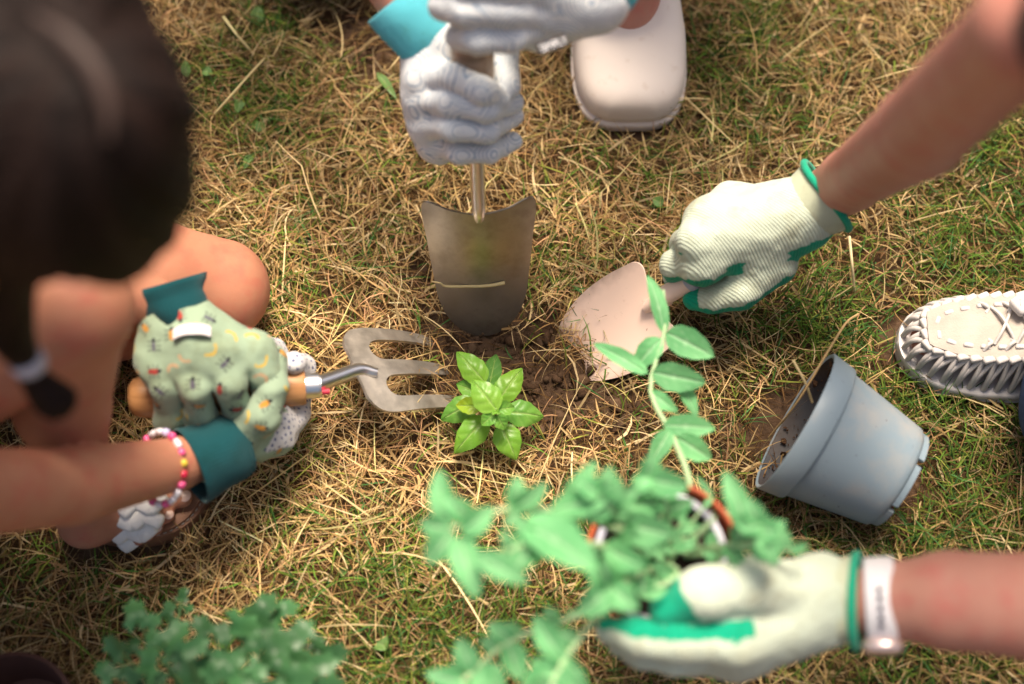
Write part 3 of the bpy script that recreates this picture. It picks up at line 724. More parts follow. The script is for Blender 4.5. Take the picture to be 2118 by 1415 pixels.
# basil
bz = P(1026, 852, .0); basil = thing('basil_plant', 'young bright green basil plant set in the bare soil', 'plant', tuple(bz))
bt = P(1026, 850, .062)
put('stem', stem_mesh('stem', [bz - A(0, 0, .01), bz + A(.001, .004, .03), bt - A(0, 0, .004)], .0026, .0018, (.25, .33, .10)), 'stem', basil)
BL = [  # base px,py,z   tip px,py,z   width  tone
    ((1004, 792, .040), (944, 726, .046), .0235, 0), ((1012, 800, .030), (1026, 733, .030), .0175, 2), ((1030, 830, .038), (1080, 760, .044), .0235, 0),
    ((1046, 852, .040), (1127, 861, .032), .0245, 1), ((1036, 878, .038), (1068, 951, .030), .0255, 0), ((1006, 864, .038), (939, 937, .030), .0255, 0),
    ((985, 832, .034), (910, 868, .026), .0245, 1), ((1028, 850, .062), (977, 785, .070), .0265, 3), ((990, 812, .032), (944, 794, .034), .018, 1),
    ((996, 842, .046), (943, 838, .040), .016, 4), ((1022, 856, .060), (996, 880, .056), .0135, 1), ((1028, 858, .060), (1044, 888, .052), .0135, 1), ((1030, 848, .060), (1064, 842, .054), .0135, 1),
    ((1024, 852, .062), (1018, 858, .066), .005, 3), ((1026, 852, .062), (1034, 856, .066), .005, 3)]
TONE = [((.22, .45, .045), (.17, .40, .04)), ((.18, .40, .06), (.13, .35, .05)), ((.10, .27, .045), (.09, .25, .045)), ((.25, .49, .06), (.19, .43, .05)), ((.40, .52, .03), (.30, .47, .03))]
for i, (b_, t_, w_, tn) in enumerate(BL):
    b_, t_ = P(*b_), P(*t_); out = nrm((t_ - b_) * A(1, 1, 0)); up = nrm(A(0, -.25, 1) + out * -.15)
    big = w_ > .02
    lf = put('leaf', leaf_mesh('leaf', b_, t_, up, w_ * .90, .10 if big else .05, -.10 if big else .22, 4, .0011 if big else .0006, 22, 9, (.72, 1), TONE[tn][0], TONE[tn][1], (.42, .58, .20), -.12 if big else -.02, i, .78), 'basil_leaf', basil)
    if w_ > .012:
        put('leaf_stalk', stem_mesh('leaf_stalk', [np.array([bz[0], bz[1], min(b_[2], .058) * .9]), .5 * (b_ + np.array([bz[0], bz[1], b_[2]])) + A(0, 0, -.002), b_ + (t_ - b_) * .04], .0011, .0009, (.28, .42, .12), 8, 6), 'stem', basil)

# ------------------------------------------------------------------ terracotta pot with sage
pc = P(1372, 1152, .215); pax = nrm(A(-.10, -.16, 1)); PR = .0500
sp = thing('plant_pot', 'orange terracotta-coloured pot with grey liner held by the lower mint glove', 'pot', tuple(pc - pax * .095))
put('wall', M_('wall', lathe(pc, -pax, [(.001, PR - .0025), (0, PR - .0012), (.0006, PR), (.016, PR - .001), (.017, PR - .0028)] + [(.017 + .078 * t, PR - .0028 - .014 * t) for t in (.2, .4, .6, .8, 1)], 56, capa=False)), 'terracotta', sp)
put('inner_wall', M_('inner_wall', lathe(pc - pax * .0004, -pax, [(0.0008, PR - .0026), (.02, PR - .0042), (.03, PR - .0065)], 56, capa=False, capb=False)), 'terracotta', sp)
put('liner', M_('liner', lathe(pc - pax * .004 + A(-.002, .001, 0), -pax, [(.018, PR - .0125), (.0006, PR - .0115), (0, PR - .0105), (.0006, PR - .0070), (.004, PR - .0072), (.0046, PR - .0095), (.018, PR - .011)], 56, capa=False, capb=False)), 'lilac_plastic', sp)
sl = poly_smooth([(math.cos(t) * (PR - .0118), math.sin(t) * (PR - .0118)) for t in np.linspace(0, 6.283, 16, endpoint=False)], 40); sa, sb, sc2 = frame(pax)
V, F, uv = plate(sl, lambda u, v: pc - pax * .014 + sb * u + sc2 * v + pax * .006 * (vnoise(A(u * 160, v * 160, 1.3)) - .5), .002, .005)
put('potting_soil', mesh('potting_soil', V, F), 'potting_soil', sp)

SG1, SG2, SGR = (.115, .385, .15), (.19, .53, .225), (.42, .66, .42); SST = (.34, .50, .27)
sage = thing('sage_plant', 'leafy pale green sage plant spilling out of the orange pot', 'plant', tuple(pc - pax * .012))
stems = [PP((1405, 1120, .205), (1428, 1010, .185), (1392, 905, .165), (1345, 805, .155), (1374, 690, .160), (1372, 600, .168)),
         PP((1350, 1130, .205), (1210, 1072, .265), (1060, 1052, .292), (930, 1095, .30)), PP((1345, 1150, .205), (1250, 1130, .27), (1130, 1120, .30), (1010, 1150, .315)),
         PP((1340, 1165, .205), (1235, 1275, .245), (1165, 1370, .255), (1130, 1440, .26)), PP((1335, 1185, .205), (1240, 1255, .23), (1060, 1325, .235), (955, 1410, .24)),
         PP((1415, 1140, .205), (1490, 1130, .235), (1560, 1120, .27), (1575, 1085, .285)), PP((1385, 1110, .205), (1375, 1040, .25), (1340, 985, .275)),
         PP((1365, 1130, .205), (1290, 1080, .27), (1240, 1020, .30)), PP((1360, 1170, .205), (1300, 1200, .25), (1260, 1215, .275)), PP((1420, 1150, .205), (1560, 1130, .255), (1634, 1138, .262)),
         PP((1390, 1150, .205), (1450, 1100, .235), (1480, 1070, .245)), PP((1370, 1160, .205), (1400, 1190, .235), (1330, 1230, .245))]
for i, s_ in enumerate(stems): put('stem', stem_mesh('stem', s_, .0026, .0013, SST, 18, 8), 'stem', sage)
SL = [((1374, 690, .16), (1343, 567, .172), 46, -.1), ((1378, 688, .161), (1476, 736, .165), 78, 0), ((1368, 700, .160), (1312, 762, .150), 62, 0), ((1340, 772, .158), (1228, 708, .160), 44, 0), ((1350, 770, .158), (1458, 792, .166), 74, 0),
      ((1392, 770, .155), (1444, 862, .150), 44, 0), ((1372, 880, .165), (1480, 885, .168), 60, 0), ((1400, 905, .166), (1472, 950, .160), 62, 0), ((1385, 890, .166), (1345, 960, .168), 50, 0), ((1345, 810, .156), (1400, 852, .158), 40, 0),
      ((926, 1092, .30), (905, 970, .312), 64, 0), ((930, 1095, .30), (868, 1082, .30), 60, 0), ((935, 1100, .30), (884, 1165, .295), 70, 0), ((950, 1110, .30), (985, 1235, .30), 78, 0), ((985, 1145, .315), (1090, 1205, .318), 62, 0), ((955, 1100, .305), (1020, 1050, .31), 66, 0),
      ((1062, 1052, .292), (1072, 985, .30), 52, 0), ((1060, 1055, .292), (1132, 1002, .305), 56, 0), ((1080, 1080, .31), (1235, 1172, .315), 112, 0), ((1130, 1100, .30), (1050, 1180, .31), 86, 0), ((1140, 1055, .29), (1262, 1030, .30), 66, 0), ((1165, 1050, .285), (1232, 955, .30), 50, 0),
      ((1210, 1065, .27), (1320, 1010, .29), 80, 0), ((1250, 1030, .295), (1262, 965, .305), 54, 0), ((1240, 1025, .30), (1190, 990, .31), 60, 0), ((1340, 990, .275), (1424, 1008, .285), 72, 0), ((1340, 988, .275), (1350, 940, .285), 54, 0), ((1372, 1035, .25), (1300, 1050, .27), 66, 0),
      ((1290, 1080, .27), (1390, 1110, .275), 88, 0), ((1250, 1130, .27), (1330, 1175, .28), 70, 0), ((1262, 1215, .275), (1200, 1270, .28), 74, 0), ((1262, 1212, .275), (1318, 1262, .278), 66, 0), ((1262, 1210, .275), (1215, 1165, .285), 60, 0), ((1300, 1200, .25), (1290, 1140, .27), 56, 0),
      ((1165, 1365, .255), (1105, 1275, .265), 62, 0), ((1160, 1370, .255), (1210, 1440, .26), 62, 0), ((1150, 1390, .256), (1080, 1420, .262), 70, 0), ((1062, 1325, .236), (1010, 1290, .24), 50, 0), ((1050, 1330, .236), (1075, 1405, .235), 66, 0), ((960, 1400, .24), (915, 1385, .243), 60, 0), ((975, 1390, .24), (950, 1320, .247), 56, 0), ((1000, 1372, .24), (1040, 1440, .238), 60, 0), ((1110, 1308, .235), (1160, 1280, .24), 40, 0),
      ((1560, 1112, .272), (1498, 975, .285), 62, 0), ((1572, 1095, .283), (1612, 1100, .29), 72, 0), ((1572, 1090, .284), (1545, 1030, .292), 56, 0), ((1575, 1090, .284), (1605, 1170, .28), 62, 0), ((1632, 1138, .262), (1612, 1085, .27), 30, 0), ((1632, 1138, .262), (1672, 1128, .26), 30, 0),
      ((1400, 1190, .235), (1350, 1165, .24), 34, 0), ((1330, 1232, .245), (1380, 1220, .25), 30, 0), ((1190, 1080, .275), (1170, 1140, .28), 56, 0), ((1110, 1060, .29), (1120, 1125, .30), 60, 0)]
rr = np.random.default_rng(12)
for i, (b_, t_, w_, c_) in enumerate(SL):
    b_, t_ = P(*b_), P(*t_); sc_px = 1.217 * KPX * (1.1 - b_[2]) / 1.1
    k = rr.uniform(.85, 1.15); tilt = A(rr.normal(0, .25), rr.normal(-.4, .25), 1)
    put('leaf', leaf_mesh('leaf', b_, t_, nrm(tilt), w_ * sc_px * .80, .05, .14, 5, .0008, 14, 6, (.8, 1), tuple(np.array(SG1) * k), tuple(np.array(SG2) * k), SGR, -.1, i, .62), 'sage_leaf', sage)
for s_i, s_ in enumerate(stems[1:9]):       # pairs of small leaves up every shoot
    sp_ = smooth_path(s_, 9)
    for q_i in range(2, 9):
        d_ = nrm(sp_[q_i] - sp_[q_i - 1]); sd_ = nrm(np.cross(d_, A(rr.normal(0, .5), -.4, .9)))
        for sg in (-1, 1):
            if rr.random() < .42: continue
            L_ = rr.uniform(.013, .022); e = sp_[q_i] + (sd_ * sg + d_ * rr.uniform(.2, .9) + A(0, 0, rr.uniform(-.2, .5))) * L_ * .8; k = rr.uniform(.75, 1.25)
            put('leaf', leaf_mesh('leaf', sp_[q_i], e, nrm(A(rr.normal(0, .28), rr.normal(-.45, .28), 1)), L_ * rr.uniform(.55, .72), .06, .10, 5, .0006, 10, 4, (.8, 1), tuple(np.array(SG1) * k), tuple(np.array(SG2) * k), SGR, -.1, q_i, .62), 'sage_leaf', sage)
for i in range(20):                        # short inner shoots over the soil
    q = rr.uniform(0, 6.28); d = rr.uniform(.004, .036); b_ = pc - pax * .013 + sb * math.cos(q) * d + sc2 * math.sin(q) * d; e = b_ + A(rr.normal(-.006, .016), rr.normal(-.004, .016), rr.uniform(.008, .03))
    put('stem', stem_mesh('stem', [b_, .5 * (b_ + e) + A(rr.normal(0, .006), rr.normal(0, .006), 0), e], .0012, .0008, SST, 8, 6), 'stem', sage)
    for _ in range(2):
        d_ = nrm(A(rr.normal(), rr.normal(), .3)); put('leaf', leaf_mesh('leaf', e, e + d_ * rr.uniform(.010, .018), A(0, -.3, 1), rr.uniform(.004, .007), .05, .1, 4, 0, 8, 3, (.8, 1), SG1, SG2, SGR, 0, i, .8), 'sage_leaf', sage)

# ------------------------------------------------------------------ parsley and the clay pot beside it
pb0 = P(440, 1490, .0); parsley = thing('parsley_plant', 'bushy dark green flat-leaf parsley in the bottom corner', 'plant', tuple(pb0))
def lobed(name, c, out, up, size, seed):
    rs = np.random.default_rng(seed); out = nrm(out); side = nrm(np.cross(out, up)); nn = np.cross(side, out); pts = []
    for t in np.linspace(-2.55, 2.55, 46):
        lob = .45 + .55 * abs(math.cos(t * 1.22)) ** .8; r_ = lob * (1 - .20 * abs(t) / 2.5) + .10 * math.cos(t * 10.0 + rs.uniform(-.2, .2)); pts.append((math.cos(t) * r_ * size, math.sin(t) * r_ * size * .95))
    pts.append((-size * .25, 0)); ph = rs.uniform(0, 6)
    V, F, uv = plate(np.array(pts), lambda u, v: c + out * (u + size * .25) + side * v + nn * (.10 * size * math.sin(u / size * 4 + ph) + .08 * size * math.cos(v / size * 5 + ph) - .25 * u * u / size), .0005, size * .24)
    me = mesh(name, V, F); k = rs.uniform(.65, 1.6); r1 = np.hypot(uv[:, 0], uv[:, 1]) / size
    paint(me, np.array((.045, .155, .05)) * k + (np.array((.09, .24, .09)) * k - np.array((.045, .155, .05)) * k) * np.clip(r1, 0, 1)[:, None]); return me
rr = np.random.default_rng(31)
PLF = [(285, 1285, .150, 54), (345, 1330, .155, 60), (250, 1350, .14, 52), (375, 1240, .110, 30), (480, 1290, .165, 58), (430, 1310, .16, 50), (530, 1275, .16, 60), (570, 1265, .15, 48), (600, 1330, .175, 62), (550, 1345, .18, 60), (640, 1380, .165, 60), (670, 1355, .15, 50), (380, 1350, .17, 52), (300, 1390, .16, 58), (450, 1370, .185, 54), (500, 1400, .19, 62), (230, 1400, .15, 46), (590, 1400, .185, 64), (650, 1430, .17, 62), (400, 1420, .18, 60), (330, 1440, .17, 60), (540, 1440, .19, 60), (270, 1450, .15, 60), (470, 1460, .2, 66), (610, 1470, .18, 66), (345, 1275, .13, 34), (505, 1335, .15, 46), (410, 1385, .15, 50)]
for i, (x_, y_, z_, s_) in enumerate(PLF):
    c = P(x_, y_, z_); root = pb0 + A(rr.normal(0, .018), rr.normal(0, .012), 0); mid = .5 * (c + root) + A(0, 0, .025); out = nrm((c - pb0) * A(1, 1, .0) + A(rr.normal(0, .03), rr.normal(.01, .03), 0))
    put('stem', stem_mesh('stem', [root, mid, c], .0016, .0009, (.15, .32, .12), 10, 6), 'stem', parsley)
    put('leaf', lobed('leaf', c, out, nrm(A(rr.normal(0, .3), rr.normal(-.25, .3), 1)), s_ * .00036 * .70, i), 'parsley_leaf', parsley)
    for sg in ((-1, 1) if i % 2 else (1,)):
        o2 = nrm(out + sg * nrm(np.cross(out, A(0, 0, 1))) * 1.5); c2 = c - out * .010 + o2 * .006
        put('leaf', lobed('leaf', c2, o2, nrm(A(rr.normal(0, .4), rr.normal(-.2, .4), 1)), s_ * .00036 * .46, 100 + i * 2 + sg), 'parsley_leaf', parsley)
cp2 = P(30, 1495, .05); pz2 = thing('plant_pot', 'dark brown clay pot cut off by the bottom left corner', 'pot', (cp2[0], cp2[1], 0))
put('wall', M_('wall', lathe(A(cp2[0], cp2[1], .0), A(0, 0, 1), [(0, .036), (.05, .044), (.051, .047), (.066, .048), (.067, .045), (.02, .038)], 48, capb=True)), 'brown_clay', pz2)

# ------------------------------------------------------------------ stray straws and weeds
def straw(label, pts, r0, r1, col):
    me = stem_mesh('straw', pts, r0, r1, col, 16, 6); o = link('straw_stalk', me, 'grass_blade'); tag(o, label, 'straw', 'loose straws'); return o
def onb(u, v): return bend_t(u, v) + TN * .0022
straw('straw lying across the blade of the large steel trowel', [onb(-.041, .061) + TN * .002, onb(-.034, .066) + TN * .006, onb(-.030, .0605) + TN * .003, onb(-.012, .0615), onb(.006, .0625), onb(.019, .0635) + TN * .001], .0006, .0016, (.66, .55, .28))
straw('long bent straw leaning out of the grey-blue pot', PP((1775, 650, .030), (1750, 668, .05), (1712, 728, .105), (1650, 830, .085), (1590, 905, .03)), .0011, .0007, (.55, .38, .18))
straw('short pale straw inside the mouth of the grey-blue pot', PP((1640, 745, .10), (1665, 790, .09), (1680, 832, .075)), .0010, .0012, (.66, .54, .30))
straw('pale upright straw in the grass beneath the upper mint glove cuff', PP((1757, 490, .03), (1762, 540, .04), (1768, 608, .012)), .0013, .0010, (.66, .54, .32))
straw('long pale straw slanting over the grass beside the dark-haired child', PP((445, 235, .02), (480, 195, .035), (520, 150, .03), (548, 120, .015)), .0012, .0008, (.66, .55, .28))
straw('thick pale straw pointing down from the top edge near the hair', PP((462, 35, .02), (490, 72, .028), (525, 112, .015)), .0014, .0010, (.64, .55, .28))
weeds = [((530, 50, .012), (535, 12, .02), .013), ((572, 85, .01), (590, 66, .016), .009), ((385, 160, .012), (382, 125, .02), .010), ((420, 145, .012), (440, 155, .016), .010), ((520, 320, .01), (505, 350, .014), .008), ((780, 150, .012), (820, 205, .014), .008), ((500, 205, .01), (490, 235, .016), .010), ((545, 275, .01), (530, 250, .018), .010), ((700, 1185, .01), (720, 1178, .016), .008), ((1370, 425, .012), (1350, 410, .016), .011), ((785, 1325, .015), (800, 1345, .02), .014), ((20, 405, .01), (15, 380, .01), .008)]
WL = ['small oval weed leaf at the top edge left of the steel trowel', 'small weed leaf just below the topmost oval leaf', 'round weed leaf close beside the dark hair', 'pale weed leaf next to the long slanting straw', 'little weed leaf in the green tuft between hair and knee', 'green leaf lying beside the turquoise cuff', 'low weed leaf in the green tuft near the slanting straw', 'broad weed leaf at the centre of the green tuft', 'lone small leaf above the parsley', 'dull green leaf lying between clog and mint glove', 'pale folded leaf in the green grass right of the parsley', 'small leaf hidden below the hair']
for (b_, t_, w_), lb in list(zip(weeds, WL))[:11]:
    me = leaf_mesh('weed_leaf', P(*b_), P(*t_), nrm(A(.1, -.3, 1)), w_, .08, .15, 4, .0006, 10, 4, (.8, 1), (.13, .25, .06), (.17, .30, .10), (.26, .36, .15), 0, 3, .8)
    o = link('weed_leaf', me, 'parsley_leaf'); tag(o, lb, 'leaf', 'stray leaves in the lawn')
# ------------------------------------------------------------------ people
def PD(px, py, d): return CAM + d * (FWD + RGT * (px - 1059) * KPX + UPV * (707.5 - py) * KPX)
def wrinkle(amp, sc, seed=0): return lambda p: amp * ((vnoise(p * sc, seed) - .5) + .5 * (vnoise(p * sc * 2.3, seed + 1) - .5))
def poisson(pos, ok, d, rng):
    cell = {}; out = []; idx = rng.permutation(np.nonzero(ok)[0])
    for i in idx:
        k = tuple((pos[i] // d).astype(int)); good = True
        for a in (-1, 0, 1):
            for b in (-1, 0, 1):
                for c in (-1, 0, 1):
                    for j in cell.get((k[0] + a, k[1] + b, k[2] + c), ()):
                        if np.sum((pos[i] - pos[j]) ** 2) < d * d: good = False
        if good: cell.setdefault(k, []).append(i); out.append(i)
    return out
def dots(pos, N, C, mask, rng, d=.0046, r=.00105, col=(.03, .06, .22)):
    for i in poisson(pos, mask, d, rng):
        m = (np.sum((pos - pos[i]) ** 2, 1) < r * r) & mask; C[m] = col
def bugs(pos, N, C, mask, rng, d=.0155, S=1.28):
    dark = np.array((.02, .022, .03))
    for n_, i in enumerate(poisson(pos, mask, d, rng)):
        nn = N[i]; a = nrm(np.cross(nn, rng.normal(size=3))); b = np.cross(nn, a); q = (pos - pos[i]) / S; m = np.nonzero((np.sum(q * q, 1) < .0075 ** 2) & (N @ nn > .25) & mask)[0]
        u, v = q[m] @ a, q[m] @ b; kind = rng.integers(0, 5)
        if kind == 0 or kind == 1:
            R = rng.uniform(.0032, .0048); w = .00085; ang = np.arctan2(v, u); hit = (np.abs(np.hypot(u, v) - R) < w) & (np.abs(ang) < rng.uniform(.9, 1.6))
            C[m[hit]] = C[m[hit]] * .2 + .8 * np.array((.62, .36, .20) if kind == 0 else (.66, .42, .03))
        else:
            c = [(.34, .045, .035), (.55, .27, .05), (.10, .09, .14)][kind - 2]; L, W = (.0036, .0017) if kind < 4 else (.0034, .0011)
            for y0 in (-.0018, 0, .0018):
                leg = (np.abs(u - y0 - .25 * np.sign(y0) * (np.abs(v))) < .00055) & (np.abs(v) < .0042) & (np.abs(v) > W * .6)
                C[m[leg]] = C[m[leg]] * .45 + dark * .55
            C[m[(u / L) ** 2 + (v / W) ** 2 < 1]] = c
            C[m[((u - L) / .0012) ** 2 + (v / .0012) ** 2 < 1]] = dark
def cuff_shell(name, o, axis, prof, mat, parent, th=.0016, **kw):
    """open sleeve with an inner wall"""
    outp = prof; inn = [(t, r - th) for t, r in prof[::-1]]
    return put(name, M_(name, lathe(o, axis, outp + [(prof[-1][0] + .0006, prof[-1][1] - th * .5)] + inn, capa=False, capb=False, **kw)), mat, parent)

# ===== child on the left
child = thing('person', 'dark-haired child crouching over the fork in bug-print gloves and a braided sandal', 'person', tuple(P(60, 800, 0)))
hip_a, hip_b = A(-.53, .0, .17), A(-.53, -.20, .19)
knee_a = P(456, 590, .060); ank_a = P(150, 705, .035)
knee_b = P(150, 640, .300); ank_b = P(165, 1010, .075)
wA, eA, shA = P(352, 640, .150), P(150, 560, .200), A(-.44, .03, .45)
wB, eB, shB = P(425, 952, .098), P(-90, 1022, .285), A(-.46, -.29, .45)
HC = PD(-110, 250, .67)
cg = [([ell(HC, (.070, .088, .085)), cone(HC + A(-.03, .01, -.04), A(-.42, -.13, .46), .045, .042), ell(HC + A(.045, 0, -.055), (.028, .03, .035)), cone(HC + A(.075, 0, -.03), HC + A(.082, 0, -.052), .006, .009),
        cone(A(-.43, -.13, .44), A(-.56, -.10, .20), .095, .10), cone(shA, shB, .045, .045)], .03),
      ([cone(shA, eA, .040, .028), cone(eA, wA, .028, .018)], .006), ([cone(shB, eB, .038, .0275), cone(eB, P(150, 1004, .195), .0275, .0262), cone(P(150, 1004, .195), P(365, 960, .118), .0262, .0195), cone(P(365, 960, .118), P(470, 925, .098), .0195, .015)], .004),
      ([cone(hip_a, P(300, 575, .090), .066, .0480), cone(P(300, 575, .090), knee_a, .0480, .0385), ball(knee_a + A(.002, -.008, .000), .0375), cone(knee_a + A(-.01, -.008, -.012), ank_a, .033, .026)], .008),
      ([cone(hip_b, knee_b, .060, .036), ball(knee_b + A(.0, .004, 0), .035), cone(knee_b, .5 * (knee_b + ank_b) + A(-.010, 0, 0), .034, .032), cone(.5 * (knee_b + ank_b) + A(-.010, 0, 0), ank_b, .032, .021),
        cone(ank_b, P(180, 1075, .040), .024, .022), cone(P(175, 1078, .036), P(290, 1058, .034), .019, .0165), cone(P(205, 1050, .050), P(300, 1035, .036), .017, .013)], .008)]
toes = [((312, 1022, .034), (378, 1030, .031), .0082), ((306, 1050, .032), (346, 1066, .029), .0066), ((296, 1070, .031), (324, 1092, .028), .0060), ((284, 1085, .030), (304, 1108, .027), .0056), ((270, 1097, .029), (286, 1117, .026), .0052)]
cg.append(([cone(P(*a), P(*b), r * .95, r) for a, b, r in toes], .0015))
LIMB = 0
body('body', cg, .012, .0030, 'skin_tan', child, it=2)
for a, b, r in toes[:3]:
    d = nrm(P(*b) - P(*a)); s_ = nrm(np.cross(A(0, 0, 1), d)); c0 = P(*b) + A(0, 0, r * .72) + d * r * .35; vs = []
    ring = [(math.cos(t), math.sin(t)) for t in np.linspace(0, 6.283, 14, endpoint=False)]
    vs = [c0 + A(0, 0, r * .30)] + [c0 + d * x * r * .62 + s_ * y * r * .60 + A(0, 0, r * (.12 - .10 * y * y)) for x, y in ring]
    put('toenail', mesh('toenail', vs, [(0, 1 + i, 1 + (i + 1) % 14) for i in range(14)]), 'nail', child)
body('shirt', [([cone(A(-.43, -.13, .445), A(-.56, -.10, .21), .105, .112), cone(shA, shB, .056, .056), cone(shA, .45 * shA + .55 * eA, .056, .050), cone(shB, .5 * shB + .5 * eB, .056, .048)], .03)], .02, .006, 'dark_cloth', child, wrinkle(.006, 30))
body('shorts', [([cone(A(-.56, -.10, .21), A(-.54, -.10, .16), .112, .105), cone(hip_a, .62 * hip_a + .38 * knee_a, .078, .066), cone(hip_b, .62 * hip_b + .38 * knee_b, .074, .060)], .03)], .02, .006, 'dark_cloth', child, wrinkle(.005, 30, 3))
# hair
crown = PD(165, 110, .57).astype(np.float32)
def locks(p):                               # locks of hair combed outwards from the parting
    v = p - crown; a = np.arctan2(v @ UPV.astype(np.float32), v @ RGT.astype(np.float32)); r = np.sqrt((v * v).sum(-1)); z = np.zeros_like(a)
    q = np.stack([a * 6 + 2.5 * vnoise(p * 14, 1), r * 9, z], -1); q2 = np.stack([a * 19 + 3 * vnoise(p * 20, 2), r * 14, z], -1)
    return .0085 * (vnoise(q, 8) - .5) * np.clip(r / .05, 0, 1) + .0045 * (vnoise(q2, 9) - .5) * np.clip(r / .05, 0, 1)
hp = lambda x, y, d, r: ball(PD(x, y, d), r * KPX * d)
hair = body('hair', [([hp(-30, 220, .62, 330), hp(138, 305, .63, 268), hp(70, 70, .63, 250), hp(235, 440, .66, 135), hp(90, 480, .67, 105), hp(215, 250, .60, 170)], .02),
                     ([cone(PD(0, 520, .66), PD(25, 690, .72), .016, .012), cone(PD(25, 690, .72), PD(58, 745, .74), .012, .0085), cone(PD(68, 772, .75), PD(112, 825, .765), .009, .015)] + [cone(PD(100, 808, .76), PD(a, b, c), .010, .0008) for a, b, c in ((88, 900, .78), (118, 908, .775), (142, 900, .77), (165, 882, .775), (182, 856, .78), (70, 868, .785), (130, 870, .765))], .003)],
            .012, .0034, 'hair', child, locks, lambda pos, N, g: np.clip(vnoise(np.c_[np.arctan2((pos - crown) @ UPV, (pos - crown) @ RGT) * 9 + 2 * vnoise(pos * 18, 4), np.linalg.norm(pos - crown, axis=1) * 8, pos[:, 0] * 0], 5) - .45, 0, 1)[:, None] * np.array((.032, .017, .013)), 1)
# the parting: a strip of scalp that shows between the two hair masses
pt = [PD(70, 30, .56), PD(140, 80, .555), PD(195, 150, .555), PD(222, 225, .557), PD(225, 290, .56)]
prt = tube(pt, [.001, .0028, .0038, .0028, .001], 10, 24, flat=.35, hint=FWD)
hobj = put('parting', M_('parting', prt), 'scalp', hair)
put('hair_bobble', M_('hair_bobble', lathe(PD(50, 732, .738), PD(72, 778, .75) - PD(50, 732, .738), [(0, .006), (.002, .0088), (.006, .0098), (.010, .0088), (.012, .006)], 24)), 'lilac_plastic', child)

# bug-print glove, upper hand
GB = np.array((.300, .405, .290))
def child_col(dotgroups, seed, dotn=None):
    def fn(pos, N, g):
        rng = np.random.default_rng(seed); C = np.tile(GB, (len(pos), 1)) * (.9 + .2 * vnoise(pos * 70)[:, None]); gi, pi, tt = nearest(g, pos)
        dm = np.isin(gi, dotgroups)
        if dotn is not None: dm |= ((N @ nrm(dotn)) > .80) & (gi == 0)
        C[dm] = (.66, .66, .68); dots(pos, N, C, dm, rng); bugs(pos, N, C, ~dm, rng); return C
    return fn
mcpA = PP((330, 745, .146), (388, 738, .154), (458, 733, .150), (522, 730, .142))
pipA = PP((345, 800, .140), (404, 800, .147), (474, 795, .143), (545, 775, .134)); dipA = PP((352, 862, .108), (418, 866, .110), (494, 853, .108), (556, 825, .106)); tipA = PP((356, 848, .080), (425, 850, .080), (500, 840, .080), (560, 812, .085))
wA2 = P(364, 668, .150)
gA = [([cone(wA2, m_, .0215, .0150) for m_ in mcpA] + [cone(mcpA[0], mcpA[3], .0145, .0135), cone(wA2, .5 * (mcpA[1] + mcpA[2]), .0225, .019)], .012)]
for k_, (a, b, c, d) in enumerate(zip(mcpA, pipA, dipA, tipA)): gA.append((chain([a, b, c, d], [.0128, .0122, .0115, .0105]), .004))
gA.append((chain(PP((440, 705, .135), (505, 718, .128), (550, 722, .118)), [.013, .0105, .0095]), .004))
def fold(p):                                # loose cloth: soft rolls across the fingers
    return .0040 * (vnoise(p * np.float32([52, 40, 52]), 4) - .5) + .0020 * (vnoise(p * 120, 5) - .5)
glA = body('glove', gA, .006, .0011, 'cotton_glove', child, fold, child_col([5], 11), 2, 'sage green glove printed with bugs, wrapped over the fork handle')
axA = nrm(wA - P(400, 735, .152)); fA = frame(axA)
cuff_shell('cuff', P(362, 660, .150), P(336, 575, .166) - P(362, 660, .150), [(-.004, .0245), (.003, .0280), (.010, .0290), (.015, .0276), (.019, .0280), (.023, .0296), (.027, .0300)], 'teal_rib', glA, seg=180, ribs=60, ribamp=.0003, wob=.0022, ell=.90)
sA = PP((357, 692, .1775), (375, 683, .180), (398, 680, .1805), (420, 681, .179), (436, 685, .176)); vs = []; st_ = nrm(P(398, 700, .18) - P(398, 660, .18))
for p_ in smooth_path(sA, 12): vs += [p_ - st_ * .0042, p_ + st_ * .0042, p_ + st_ * .0042 - A(0, 0, .0016), p_ - st_ * .0042 - A(0, 0, .0016)]
ff = [(0, 1, 2, 3)] + [(i * 4 + j, i * 4 + (j + 1) % 4, i * 4 + 4 + (j + 1) % 4, i * 4 + 4 + j) for i in range(11) for j in range(4)] + [(47, 46, 45, 44)]
put('strap', mesh('strap', vs, ff), 'white_strap', glA, smooth=False)
# lower hand
gBp = [([cone(P(440, 942, .098), P(560, 880, .080), .0215, .0190), cone(P(520, 905, .085), P(585, 862, .064), .0190, .0150), cone(P(520, 880, .09), P(548, 842, .07), .0180, .0140), cone(P(560, 900, .068), P(605, 850, .058), .0150, .0120)], .014),
       (chain(PP((500, 900, .100), (540, 862, .118), (562, 800, .130), (566, 745, .130)), [.0165, .0130, .0110, .0095]), .005),
       (chain(PP((600, 845, .058), (622, 800, .056), (622, 762, .078), (606, 752, .102)), [.0115, .0105, .010, .0098]), .004), (chain(PP((570, 830, .056), (580, 760, .056), (566, 728, .085), (547, 718, .110)), [.0115, .0105, .010, .0095]), .004), (chain(PP((530, 830, .056), (535, 750, .058), (522, 728, .085), (508, 722, .100)), [.0115, .0105, .0095, .0085]), .004)]
glB = body('glove', gBp, .006, .0011, 'cotton_glove', child, fold, child_col([2, 3, 4], 23, A(.9, -.1, .35)), 2, 'sage green bug-print glove with dotted fingertips under the fork handle')
cuff_shell('cuff', P(492, 922, .096), P(392, 963, .108) - P(492, 922, .096), [(-.004, .0225), (.004, .0265), (.014, .0280), (.024, .0285), (.034, .0290), (.040, .0295)], 'teal_rib', glB, seg=180, ribs=60, ribamp=.0003, wob=.0010, ell=.95)
